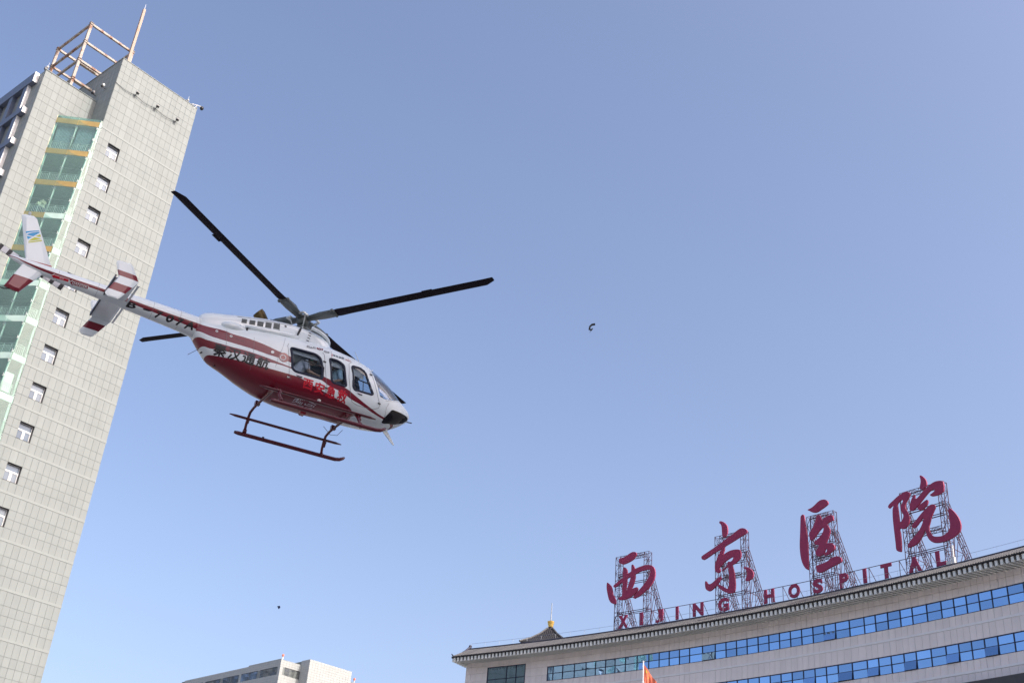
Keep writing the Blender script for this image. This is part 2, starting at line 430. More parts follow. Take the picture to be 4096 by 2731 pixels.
# pale string course above the tall row, one per storey
sc_ = MB(); sc_.box(-8.78,0.0,-.022,0,0,.21)
first = None
for k in range(-1, 16):
    z = (WTOP[0]+1.077) if k < 0 else WTOP[k]-2.53
    m = Matrix.Translation((0,0,z+.012))
    first = sc_.build('string_course', M['tile_lt'], tower, m) if first is None else (inst(first, m) and first)
cp = MB(); cp.box(-8.86,.02,-.05,.4,78.70,78.76); cp.box(-8.86,-8.45,.4,12,78.70,78.76); cp.box(-.35,.02,.4,12,78.70,78.76); cp.box(-14.3,-8.86,2.72,3.05,74.55,74.61)
cp.build('coping', M['tile_lt'], tower)
# windows
wf = MB(); W_ = WIN_A1-WIN_A0; H_ = 1.488
def fr(mb, x0, x1, z0, z1, w, y0=.0, y1=.07):
    mb.box(x0,x1,y0,y1,z1-w,z1); mb.box(x0,x1,y0,y1,z0,z0+w); mb.box(x0,x0+w,y0,y1,z0+w,z1-w); mb.box(x1-w,x1,y0,y1,z0+w,z1-w)
fr(wf,.0,W_,-H_,0,.06); wf.box(.06,W_-.06,0,.07,-.62,-.53); wf.box(W_/2-.06,W_/2+.06,-.01,.07,-H_+.06,-.62)
fr(wf,.06,W_/2-.06,-H_+.06,-.62,.045,-.015,.06); fr(wf,W_/2+.06,W_-.06,-H_+.06,-.62,.045,-.015,.06)
rev = MB(); rev.box(-.0,.012,-.25,0,-H_,0); rev.box(W_-.012,W_,-.25,0,-H_,0); rev.box(.012,W_-.012,-.25,0,-.012,0); rev.box(0,W_,-.30,0,-H_,-H_+.02)  # dark lining stands in for the shade inside the window recess
pt = MB(); pt.box(.06,W_-.06,.03,.045,-.53,-.06); pl = MB(); pl.box(.105,W_/2-.105,.02,.035,-H_+.105,-.665); pr = MB(); pr.box(W_/2+.105,W_-.105,.02,.035,-H_+.105,-.665)
protos = None
for k in range(NWIN):
    m = Matrix.Translation((WIN_A0, .27, WTOP[k]))
    if protos is None:
        w0 = wf.build('window', M['upvc'], tower, m)
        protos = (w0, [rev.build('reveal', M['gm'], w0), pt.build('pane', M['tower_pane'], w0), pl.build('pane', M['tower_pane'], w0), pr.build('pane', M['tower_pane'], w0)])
    else:
        w1 = inst(protos[0], m)
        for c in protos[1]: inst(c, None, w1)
# ---- green glass stair bay
SL = [70.45-3.585*k for k in range(20)]           # top of each floor slab
def ac(z): return -9.0-.042*(70.7-max(z, 20))
PA = Vector((-11.85,2.75,0)); PR = Vector((-8.80,-.02,0))
def bay_pt(u, z, inset=0.0):
    """u 0..1 along the long face, 1..2 along the short face"""
    c = Vector((ac(z), -.02, 0))
    p = PA.lerp(c, u) if u <= 1 else c.lerp(PR, u-1)
    if inset: p = p + Vector((.55,.83,0))*inset if u < 1 else p+Vector((0,1,0))*inset
    return Vector((p.x, p.y, z))
for k in range(15):
    z1 = SL[k]; z0 = z1-.55
    mb = MB(); poly = [bay_pt(0,z0,.12), bay_pt(1,z0,.12), bay_pt(2,z0,.12), Vector((-8.80,7.2,z0)), Vector((-11.85,7.2,z0))]
    mb.prism(poly, (0,0,.55)); s0 = mb.build('floor_slab', M['ceil'], tower)
    for u0, u1 in ((0,.5),(.5,1),(1.05,1.98)):
        mb = MB(); a, b = bay_pt(u0,z0,.06), bay_pt(u1,z0,.06); a2, b2 = a+Vector((0,0,.57)), b+Vector((0,0,.57))
        d = (b-a).normalized(); nrm = Vector((d.y,-d.x,0))
        mb.prism([a,b,b2,a2], nrm*.05)
        mat = M['ochre'] if (k < 3 and u0 < 1) or (k == 3 and u0 == 0) or (k == 4 and u0 < .6) else M['aqua']
        mb.build('fascia_panel', mat, s0)
    # ceiling below is the next slab; walls of the room
z_lo = SL[14]
mb = MB(); mb.box(-11.87,-11.80,2.8,7.2,z_lo,70.8); mb.build('bay_side_wall', M['cream'], tower)
mb = MB(); mb.box(-11.80,-8.85,7.05,7.2,z_lo,70.8); mb.build('bay_back_wall', M['teal'], tower)
mb = MB(); mb.box(-8.90,-8.83,.1,7.05,z_lo,70.8); mb.build('bay_side_wall', M['teal'], tower)
mb = MB(); mb.prism([bay_pt(0,70.72),bay_pt(1,70.72),bay_pt(2,70.72),Vector((-8.80,2.75,70.72))],(0,0,.05)); mb.build('bay_roof', M['bay_glass'], tower)
zlev = []
for k in range(14): zlev += [SL[k]-.30, SL[k]-2.05]
zlev = [70.72]+zlev
for i in range(len(zlev)-1):
    for u0, u1 in ((0,.5),(.5,1),(1,2)):
        g_ = .008; za, zb = zlev[i+1]+.01, zlev[i]-.01
        if zlev[i]-zlev[i+1] < .2: continue
        a, b, c, d = bay_pt(u0+g_,za), bay_pt(u1-g_,za), bay_pt(u1-g_,zb), bay_pt(u0+g_,zb)
        dd = (b-a).normalized(); mb = MB(); mb.prism([a,b,c,d], Vector((-dd.y,dd.x,0))*.02); mb.build('glass_panel', M['bay_glass'], tower)
# posts, spider fittings, rails
spm = MB()
for ax, az in ((1,1),(1,-1),(-1,1),(-1,-1)):
    spm.beam((0,0,0),(ax*.10,0,az*.10),.028); spm.ball((ax*.11,-.02,az*.11),.042,6)
spider = None
for k in range(13):
    zt, zb = SL[k]-.62, SL[k+1]+.05
    for u in (.02,.5,.985,1.9):
        mb = MB(); mb.tube([bay_pt(u,zb,.16), bay_pt(u,zt,.16)], .075, 8); mb.build('glass_fin_post', M['fin'], tower, smooth=True)
        for z in (zt-.1,(zt+zb)/2,zb+.15):
            p = bay_pt(u,z,.05); ang = -.75 if u < .95 else 0
            m = Matrix.Translation(p) @ Matrix.Rotation(ang,4,'Z')
            if spider is None: spider = spm.build('spider_fitting', M['steel'], tower, m)
            else: inst(spider, m)
    rl = MB()
    for ua, ub, n in ((.05,.95,22),(1.1,1.85,6)):
        for h in (1.05,.88,.12): rl.tube([bay_pt(ua,SL[k+1]+h,.3), bay_pt(ub,SL[k+1]+h,.3)], .022, 5)
        for q in range(n+1):
            u = ua+(ub-ua)*q/n; rl.tube([bay_pt(u,SL[k+1]+.02,.3), bay_pt(u,SL[k+1]+(1.05 if q % 5 == 0 else .88),.3)], .02 if q % 5 else .035, 4)
    rl.build('railing', M['upvc'], tower)
    rod = MB(); zm = (zt+zb)/2+.03
    rod.tube([bay_pt(.03,zm,.1), bay_pt(.97,zm,.1)], .018, 5); rod.build('tie_rod', M['steel'], tower)
cu = MB()
for half in ((.06,.46),(.54,.94)):
    pts = []
    for q in range(61):
        u = half[0]+(half[1]-half[0])*q/60; pts.append((bay_pt(u,SL[0]-.6,.45+.05*math.sin(q*1.35)), bay_pt(u,SL[1]+.35,.45+.05*math.sin(q*1.35))))
    b0 = len(cu.v)
    for a, b in pts: cu.v += [tuple(a), tuple(b)]
    for q in range(60): cu.f.append((b0+2*q,b0+2*q+2,b0+2*q+3,b0+2*q+1)); cu.m.append(0)
cu.build('curtain', M['curtain'], tower, smooth=True)
# stored clothing and boxes on the third landing
mb = MB(); z = SL[3]
mb.tube([bay_pt(.18,z+.1,.8),bay_pt(.20,z+.7,.8),bay_pt(.20,z+1.1,.8)],[.34,.40,.22],10); mb.tube([bay_pt(.36,z+.1,.9),bay_pt(.36,z+.7,.9),bay_pt(.36,z+1.0,.9)],[.36,.42,.2],10)
tag(mb.build('covered_chairs', M['navy'], None, TOW, smooth=True), 'dark blue covered bundles behind the glass of the stair bay', 'bundle')
mb = MB(); mb.obox(bay_pt(.25,z+1.35,.9),(1,0,0),(0,1,0),(0,0,1),.34,.2,.16); mb.obox(bay_pt(.30,z+1.68,.95),(.9,.3,0),(-.3,.9,0),(0,0,1),.24,.2,.17)
tag(mb.build('cardboard_boxes', M['cream'], None, TOW), 'pale boxes piled on the dark bundles in the stair bay', 'boxes')
mb = MB(); mb.obox(bay_pt(1.42,SL[8]+1.15,.35),(1,0,0),(0,1,0),(0,0,1),.36,.02,.85)
mb.build('white_blind', M['upvc'], tower)
# ---- left flank: projecting frames in shade
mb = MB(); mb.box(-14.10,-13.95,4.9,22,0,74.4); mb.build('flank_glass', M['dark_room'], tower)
bands = [(73.40,74.55)]+[(69.70-3.62*k, 70.36-3.62*k) for k in range(12)]
for z0, z1 in bands:
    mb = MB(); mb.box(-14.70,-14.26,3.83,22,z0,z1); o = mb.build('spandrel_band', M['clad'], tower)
    mb = MB(); mb.box(-14.705,-14.262,3.80,3.835,z0+.01,z1-.01); mb.build('end_cap', M['clad_w'], o)  # white face paints the sunlight on the frame's end
for k in range(12):
    zt = bands[k][0]; zb = bands[k+1][1]
    for j, b in enumerate((4.75,7.35,9.95,12.55,15.15)):
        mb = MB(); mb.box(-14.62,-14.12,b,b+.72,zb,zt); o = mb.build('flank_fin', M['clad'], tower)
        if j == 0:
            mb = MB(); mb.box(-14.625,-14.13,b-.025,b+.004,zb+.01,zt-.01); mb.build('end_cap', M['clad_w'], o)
# ---- rooftop steel frame
fr_ = thing('rooftop_steel_frame', 'rusty white steel box frame standing on the roof of the tiled tower', 'steel frame', TOW @ Matrix.Translation((-11.0,4.61,74.45)))
XA, XR, YF, YB = 0, 4.85, 0, 6.1
LV = [2.45,4.90,7.28,9.68]
post = MB(); post.box(-.13,.13,-.13,.13,0,9.80)
p0 = post.build('post', M['rust'], fr_, Matrix.Translation((XA,YF,0)))
inst(p0, Matrix.Translation((XA,YB,0)))
for y in (YF,YB):
    po = MB(); po.box(XR-.13,XR+.13,y-.13,y+.13,2.96,9.80); po.build('post', M['rust'], fr_)
for i, z in enumerate(LV):
    x1 = XR if i > 0 else 2.12
    for y in (YF,YB):
        mb = MB(); mb.beam((XA+.1,y,z),(x1,y,z),.20,.22); mb.build('beam', M['rust'], fr_)
        if i == 1: mb = MB(); mb.beam((XA+.1,y+.34,z),(2.1,y+.34,z),.12,.2); mb.build('beam', M['rust'], fr_)
    mb = MB(); mb.beam((XA,YF+.1,z),(XA,YB-.1,z),.20,.22); mb.build('beam', M['rust'], fr_)
    if i > 0: mb = MB(); mb.beam((XR,YF+.1,z),(XR,YB-.1,z),.20,.22); mb.build('beam', M['rust'], fr_)
    for x, y in ((XA,YF),(XA,YB),(XR,YF)):
        if i == 0 and x == XR: continue
        mb = MB(); mb.box(x-.19,x+.19,y-.19,y+.19,z-.13,z-.10); mb.box(x-.19,x+.19,y-.19,y+.19,z+.12,z+.15); mb.build('joint_plate', M['rust'], fr_)
ms = thing('lightning_mast', 'tall slim peach coloured mast beside the rooftop steel frame', 'mast', TOW @ Matrix.Translation((-6.42,4.35,77.4)))
mb = MB(); mb.box(-.13,.13,-.13,.13,0,12.45); mb.build('pole', M['mast'], ms)
mb = MB(); mb.tube([(0,0,12.4),(0,0,12.75),(0,0,13.2)],[.05,.04,.02],8); mb.build('rod', M['steel'], ms)
# ---- wall lamps on the tower top
def wall_lamp(m4, label):
    t = thing('wall_floodlight', label, 'floodlight', m4, 'floodlights on the tower top')
    mb = MB(); mb.beam((0,0,-.05),(0,-.22,-.05),.06); mb.beam((0,-.22,-.05),(0,-.22,.1),.05); mb.build('bracket', M['gm'], t)
    mb = MB(); mb.obox((.02,-.30,.20),(1,0,0),(0,.8,.6),(0,-.6,.8),.14,.09,.11); h = mb.build('housing', M['lampw'], t)
    mb = MB(); mb.obox((.02,-.36,.03),(1,0,0),(0,.8,.6),(0,-.6,.8),.13,.07,.10); mb.build('lens', M['black'], t)
for x, lab in ((-6.65,'small floodlight on the tower front wall, nearest the glass bay'),(-4.32,'middle of the three small floodlights on the tower front wall'),(-1.97,'small floodlight on the tower front wall, nearest its right edge')):
    wall_lamp(TOW @ Matrix.Translation((x,-.06,75.62)), lab)
for b, lab in ((1.7,'small floodlight on the shaded side wall near the corner'),(3.4,'small floodlight on the shaded side wall in the roof notch')):
    wall_lamp(TOW @ Matrix.Translation((-8.86,b,75.7)) @ Matrix.Rotation(-math.pi/2,4,'Z'), lab)
cb = MB(); xs = [(-8.85,3.4),(-8.85,1.7),(-8.80,0)]
P = [Vector((-8.86,0,75.62)),Vector((-6.65,-.07,75.55)),Vector((-4.32,-.07,75.55)),Vector((-1.97,-.07,75.60))]
for a, b in zip(P, P[1:]):
    cb.tube([a.lerp(b,q/10)+Vector((0,-.06,-.22*math.sin(math.pi*q/10))) for q in range(11)], .022, 5)
tag(cb.build('lamp_cable', M['gm'], None, TOW), 'thin dark cable looping between the floodlights on the tower front', 'cable')
t = thing('security_camera', 'dome camera on a white arm at the top right corner of the tower', 'camera', TOW @ Matrix.Translation((-.75,-.05,78.75)))
mb = MB(); mb.tube([(0,0,.05),(1.15,-.1,.42)],.045,6); mb.tube([(.35,0,-.35),(.6,-.03,.2)],.035,6); mb.build('arm', M['lampw'], t)
mb = MB(); mb.ball((1.15,-.1,.22),.20,10,1,1,1.1); mb.lathe([(.1,.38),(.17,.36),(.17,.24)],10,0,(1.15,-.1,0)); mb.build('dome', M['black'], t, smooth=True)
for x, y, z, lab in ((-1.2,.2,78.74,'small lightning detector post on the tower roof by the dome camera'),(-14.25,2.9,74.6,'small lightning detector post at the left roof corner of the tower')):
    t = thing('roof_sensor', lab, 'sensor', TOW @ Matrix.Translation((x,y,z)), 'roof sensors')
    mb = MB(); mb.box(-.14,.14,-.1,.1,0,.28); mb.build('base', M['gm'], t)
    mb = MB(); mb.ball((.06,-.1,.34),.12,8); mb.tube([(.12,0,.3),(.12,0,.95)],.015,5); mb.build('head', M['lampw'], t)
# ================================================================== hospital (right, concave curved front)
HC = Vector((-107.54621,-11.616095,0)); HR = 183.12282
HO = Vector((28.0,110.0,0))
HSC = 1.25/1.45
HM = Matrix.Translation((28.0*HSC,110.0*HSC,1.6-1.6*HSC)) @ Matrix.Scale(HSC, 4)
hosp = thing('hospital_building', 'curved grey hospital building with ribbon windows and a tiled Chinese eave', 'building', HM)
def hp(th, off, z): return Vector((HC.x+(HR+off)*math.cos(th), HC.y+(HR+off)*math.sin(th), z))-HO
def hm(th, off, z): return Matrix.Translation(hp(th, off, z)) @ Matrix.Rotation(th-math.pi/2, 4, 'Z')
def TH_(s): return s/HR
def sweep(mb, prof, s0, s1, step=1.0, closed=True, mi=0):
    """profile [(off,z)] swept along the curve from arc s0 to s1"""
    n = max(2, int(abs(s1-s0)/step)+1); k = len(prof); base = len(mb.v)
    for i in range(n):
        th = TH_(s0+(s1-s0)*i/(n-1))
        for o, z in prof: mb.v.append(tuple(hp(th, o, z)))
    for i in range(n-1):
        for j in range(k if closed else k-1):
            a, b = base+i*k+j, base+i*k+(j+1) % k
            mb.f.append((a, b, b+k, a+k)); mb.m.append(mi)
    if closed:
        mb.f.append(tuple(base+j for j in range(k))); mb.m.append(mi)
        e = base+(n-1)*k; mb.f.append(tuple(e+j for j in range(k))[::-1]); mb.m.append(mi)
SL0, SR0 = 175.25, 96.0
mull = [163.76,163.01,161.71,160.13,158.58,157.32,156.0,154.75,153.41,151.91,150.41,149.1,147.84,146.56,145.3,143.72,142.17,140.88,139.63,138.38,137.09,135.84,134.62,133.37,132.11,130.85,129.62,128.36,126.86,125.29,124.11,122.83,121.54,120.32,118.86,117.43,116.2,114.99,113.79,112.57,111.1,109.62,108.37,107.12,105.87,104.62,103.1,101.6,100.3,99.0,97.7,96.4]
ZROW = [36.87,36.30,35.53]
mb = MB(); sweep(mb, [(.06,-1),(.06,37.0),(14,37.0),(14,-1)], SL0-.02, SR0, 1.2); mb.build('wall_core', M['joint'], hosp)
# cladding panels
joints = [175.25,174.51,173.75,172.95,172.12,171.45,170.78,170.11,169.44,168.78,168.12,167.49,166.85,166.08,165.3,164.53,163.76]
for a, b in zip(mull, mull[1:]):
    if b-a < 0 and abs(b-a) > .9: joints.append((a+b)/2)
    joints.append(b)
panels = []
for a, b in zip(joints, joints[1:]):
    c = (a+b)/2; w = a-b
    left = c > 163.76
    leftwin = 166.85 < c < 172.12
    if left:
        zs = [36.87,36.32,35.56,34.66,33.75,32.87,31.6,30.0,29.0,28.0,26.5,25.0]
    else:
        zs = [36.87,36.30,35.53]
    if leftwin: zs = [36.87,36.32,36.15]
    for z1, z0 in zip(zs, zs[1:]): panels.append((c, w, z0, z1))
    if not left:
        for z1, z0 in ((33.95,32.87),(32.87,31.60),(30.02,28.94),(28.94,28.06)): panels.append((c, w, z0, z1))
HG = .024
def pan_m(p):
    c, w, z0, z1 = p
    return hm(TH_(c), .0, (z0+z1)/2) @ Matrix.Translation((0,-.02,0)) @ Matrix.Diagonal((w-HG, .07, z1-z0-HG, 1))
def pan_rank(p):
    q = px_of(hp(TH_(p[0]), 0, (p[2]+p[3])/2)+HO)
    if q is None or not (-10 < q[0] < 4106 and -10 < q[1] < 2741): return 0
    return p[1]*(p[3]-p[2])/q[2]**2
split_pieces(panels, pan_rank, 300, unit.mesh('panel'), M['hpanel'], pan_m, hosp, 'cladding_panel', 'small_cladding_panels')
for z in (32.875, 28.945):
    mb = MB(); sweep(mb, [(-.06,z),(-.06,z+.20),(.0,z+.20),(.0,z)], 163.70, SR0, 1.2); mb.build('pale_stripe', M['hstripe'], hosp)
# ribbon windows: every pane is a piece
pane = MB(); pane.add([(-.5,0,-.5),(.5,0,-.5),(.5,0,.5),(-.5,0,.5),(-.5,1,-.5),(.5,1,-.5),(.5,1,.5),(-.5,1,.5)], [(0,1,2,3),(0,4,5,1),(1,5,6,2),(2,6,7,3),(3,7,4,0),(7,6,5,4)])
pme = pane.mesh('pane'); pfirst = None
OPEN1 = {142.95, 130.24-1.26, 120.93}      # arc positions of the tilted lights
opened = [(1,142.95),(1,128.99),(2,124.70),(2,120.90),(2,116.79),(2,113.15),(2,131.48),(2,127.61)]
for band, (zt, zb) in enumerate(((35.53,33.95),(31.60,30.02)), 1):
    zm = (zt+zb)/2
    fm = MB(); sweep(fm, [(-.03,zt-.07),(-.03,zt+.015),(.05,zt+.015),(.05,zt-.07)], mull[0], SR0, 1.2)
    sweep(fm, [(-.03,zm-.03),(-.03,zm+.03),(.05,zm+.03),(.05,zm-.03)], mull[0], SR0, 1.2); sweep(fm, [(-.03,zb-.01),(-.03,zb+.04),(.05,zb+.04),(.05,zb-.01)], mull[0], SR0, 1.2)
    for s in mull:
        m = hm(TH_(s), 0, zm); fm.obox(m.translation, m.to_3x3() @ Vector((1,0,0)), m.to_3x3() @ Vector((0,1,0)), (0,0,1), .035, .05, (zt-zb)/2)
    rib = fm.build('ribbon_window', M['mull'], hosp)
    for a, b in zip(mull, mull[1:]):
        c = (a+b)/2; w = a-b
        for row, (z1, z0) in enumerate(((zt-.05, zm+.02),(zm-.02, zb+.03))):
            op = row == 1 and any(bd == band and abs(c-s) < .7 for bd, s in opened)
            m = hm(TH_(c), .01, (z0+z1)/2) @ Matrix.Rotation(random.uniform(-.008,.008), 4, 'X') @ Matrix.Rotation(random.uniform(-.010,.010), 4, 'Z')
            if op: m = hm(TH_(c), -.05, z1) @ Matrix.Rotation(R(-11), 4, 'X') @ Matrix.Translation((0,0,-(z1-z0)/2))
            m = m @ Matrix.Diagonal((w-.05, .03, z1-z0, 1))
            if pfirst is None: pfirst = link('pane', pme, M['hglass'], rib, m)
            else: inst(pfirst, m, rib)
            if op:
                fr2 = MB(); mm = hm(TH_(c), -.05, z1) @ Matrix.Rotation(R(-11), 4, 'X'); h = z1-z0
                fr2.box(-w/2+.03,w/2-.03,.035,.07,-h,-h+.05); fr2.box(-w/2+.03,-w/2+.07,.035,.07,-h,0); fr2.box(w/2-.07,w/2-.03,.035,.16,-h,0)
                fr2.build('sash', M['mull'], rib, mm)
# big window at the left end
lw = [172.12,169.44,168.12,166.85]
fm = MB()
for s in lw: m = hm(TH_(s), 0, 34.0); fm.obox(m.translation, m.to_3x3() @ Vector((1,0,0)), m.to_3x3() @ Vector((0,1,0)), (0,0,1), .04, .05, 2.15)
for z in (36.12,34.71,33.3,31.9): sweep(fm, [(-.03,z-.035),(-.03,z+.035),(.05,z+.035),(.05,z-.035)], lw[0], lw[-1], 1.2)
rib = fm.build('end_window', M['mull'], hosp); tp = None
for a, b in zip(lw, lw[1:]):
    for z1, z0 in ((36.09,34.74),(34.68,33.33),(33.27,31.93)):
        m = hm(TH_((a+b)/2), .01, (z0+z1)/2) @ Matrix.Diagonal((a-b-.06,.03,z1-z0,1))
        if tp is None: tp = link('pane', pme.copy(), M['hglass_teal'], rib, m)
        else: inst(tp, m, rib)
# canopy edge below the second spandrel (bottom right of view)
mb = MB(); sweep(mb, [(-.9,27.2),(-.9,28.02),(.05,28.02),(.05,27.2)], 128, SR0, 1.2); mb.build('soffit_canopy', M['gm'], hosp)
# ---- eave: rafters, fascia, roof tiles, ridge
EO, EZ = -2.25, 37.0
mb = MB(); sweep(mb, [(EO-.02,36.98),(EO-.12,37.12),(.70,38.70),(.70,38.5),(0,37.35),(EO+.1,36.98)], SL0+.45, SR0, .8)
sweep(mb, [(.70,38.70),(4.5,37.0),(4.5,36.9),(.70,38.5)], SL0-.2, SR0, 1.5)
roof = mb.build('roof_deck', M['roof'], hosp)
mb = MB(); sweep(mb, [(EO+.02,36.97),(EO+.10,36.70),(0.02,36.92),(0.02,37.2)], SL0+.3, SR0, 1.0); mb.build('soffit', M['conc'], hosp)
rf = MB(); rf.add([(-.12,EO-.05,36.52),(.12,EO-.05,36.52),(.12,EO-.05,36.97),(-.12,EO-.05,36.97),(-.12,.0,36.80),(.12,.0,36.80),(.12,.0,37.0),(-.12,.0,37.0)],
                 [(0,1,2,3),(0,4,5,1),(1,5,6,2),(2,6,7,3),(3,7,4,0)])
rfirst = None; s = SL0+.15; k = 0
while s > SR0+.5:
    m = hm(TH_(s), 0, 0)
    if rfirst is None: rfirst = rf.build('rafter', M['rafter'], hosp, m)
    else: inst(rfirst, m)
    s -= .50
# rafters of the end return
for q in range(12):
    o = EO+.3+q*.48
    mb = MB(); a = hp(TH_(SL0), o, 36.78); t_ = Vector((-math.sin(TH_(SL0)), math.cos(TH_(SL0)), 0)); n_ = Vector((math.cos(TH_(SL0)), math.sin(TH_(SL0)), 0))
    mb.obox(a+t_*.28+Vector((0,0,-.03)), t_, n_, (0,0,1), .34, .12, .17); mb.build('rafter', M['rafter'], hosp)
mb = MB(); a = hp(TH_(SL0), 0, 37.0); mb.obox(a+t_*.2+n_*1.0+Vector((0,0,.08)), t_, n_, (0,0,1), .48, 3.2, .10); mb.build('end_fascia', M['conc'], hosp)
# round tile rows
tr_ = MB(); L0, L1 = Vector((0,EO-.14,37.13)), Vector((0,.66,38.70)); dd = (L1-L0).normalized(); upv = Vector((0,-dd.z,dd.y)); r_ = .058
prof = [(-r_,-.01),(-r_*.7,r_*.7),(0,r_),(r_*.7,r_*.7),(r_,-.01)]
vv = []
for Pp in (L0, L1):
    for a, b in prof: vv.append(Pp+Vector((a,0,0))+upv*b)
tr_.add(vv, [(i,i+1,i+6,i+5) for i in range(4)]+[(4,3,2,1,0)])
tfirst = None; s = SL0+.30; cnt = 0
while s > 104.0 and cnt < 298:
    m = hm(TH_(s), 0, 0)
    if tfirst is None: tfirst = tr_.build('round_tile_row', M['rooft'], hosp, m)
    else: inst(tfirst, m)
    s -= .24; cnt += 1
mb = MB(); sweep(mb, [(.52,38.60),(.52,38.80),(.62,38.85),(.88,38.85),(.98,38.80),(.98,38.4)], SL0+.25, SR0, 1.0); mb.build('ridge', M['ridge'], hosp)
mb = MB(); sweep(mb, [(EO-.17,37.02),(EO-.17,37.10),(EO-.10,37.12),(EO-.10,37.02)], SL0+.45, SR0, .8); mb.build('tile_edge', M['roof'], hosp)
hip = MB()
P = [hp(TH_(SL0+1.05), -1.75, 37.62), hp(TH_(SL0+.75), -1.65, 37.30), hp(TH_(SL0+.55), -1.0, 37.60), hp(TH_(SL0+.35), 0, 38.35), hp(TH_(SL0+.22), .72, 38.98)]
hip.tube(P, [.05,.12,.14,.14,.17], 8); hip.ball(P[-1]+Vector((0,0,.12)), .2, 8); hip.build('hip_ridge', M['ridge'], hosp)
hip = MB(); hip.prism([hp(TH_(SL0+.45),EO-.1,37.1), hp(TH_(SL0+.24),.7,38.7), hp(TH_(SL0+.45),4.5,37.0)], t_*.12); hip.build('end_gable', M['roof'], hosp)
rl = MB()
n = 80; pts = [hp(TH_(SL0+.1-(SL0-SR0)*i/n), .75, 39.42) for i in range(n+1)]
rl.tube(pts, .014, 4, cap=False)
for i in range(0, n+1, 2): rl.tube([pts[i], pts[i]-Vector((0,0,.42))], .016, 4)
rl.build('lightning_rail', M['steel'], hosp)
# ---- small pavilion roof behind the ridge
pv = thing('pavilion_roof', 'small dark pyramid pavilion roof with a gold cup and a rod on top', 'roof', HM @ Matrix.Translation(Vector((7.76,142.05,36.5))-HO) @ Matrix.Rotation(TH_(178.1)-math.pi/2+.35, 4, 'Z'))
mb = MB(); prof = [(3.1,4.0),(1.95,4.75),(1.0,5.60),(.30,6.45)]
for i in range(3):
    (a, z0), (b, z1) = prof[i], prof[i+1]
    mb.add([(-a,-a,z0),(a,-a,z0),(a,a,z0),(-a,a,z0),(-b,-b,z1),(b,-b,z1),(b,b,z1),(-b,b,z1)], [(0,1,5,4),(1,2,6,5),(2,3,7,6),(3,0,4,7)])
mb.add([(-3.1,-3.1,4.0),(3.1,-3.1,4.0),(3.1,3.1,4.0),(-3.1,3.1,4.0)], [(3,2,1,0)])
deck = mb.build('roof_deck', M['roof'], pv)
for sgn, ax in ((-1,0),(1,0),(-1,1),(1,1)):
    for q in range(-9,10):
        u = q*.24; mb = MB(); pts = []
        for (a, z) in prof:
            if abs(u) > a: break
            p = (u, sgn*a, z) if ax == 0 else (sgn*a, u, z); pts.append(p)
        if len(pts) >= 2:
            if len(pts) < 4:
                (a0, z0), (a1, z1) = prof[len(pts)-1], prof[len(pts)]; f = (a0-abs(u))/(a0-a1); aa, zz_ = abs(u), z0+(z1-z0)*f
                pts.append((u, sgn*aa, zz_) if ax == 0 else (sgn*aa, u, zz_))
            mb.tube(pts, .06, 5); mb.build('round_tile_row', M['roof'], deck)
for sx, sy in ((1,1),(1,-1),(-1,1),(-1,-1)):
    mb = MB(); mb.tube([(sx*a, sy*a, z+.05) for a, z in prof], .13, 6); mb.build('hip_ridge', M['rooft'], deck)
mb = MB(); mb.lathe([(.34,6.35),(.27,6.45),(.27,6.62),(.33,6.66)], 12); mb.build('collar', M['ridge'], pv, smooth=False)
mb = MB(); mb.lathe([(.26,6.62),(.30,6.75),(.42,7.28),(.44,7.40),(.38,7.42),(.1,7.40)], 16); mb.build('gold_cup', M['gold'], pv)
mb = MB(); mb.tube([(0,0,7.3),(0,0,8.4),(0,0,9.75)],[.09,.07,.05],8); mb.build('rod', M['steel'], pv)
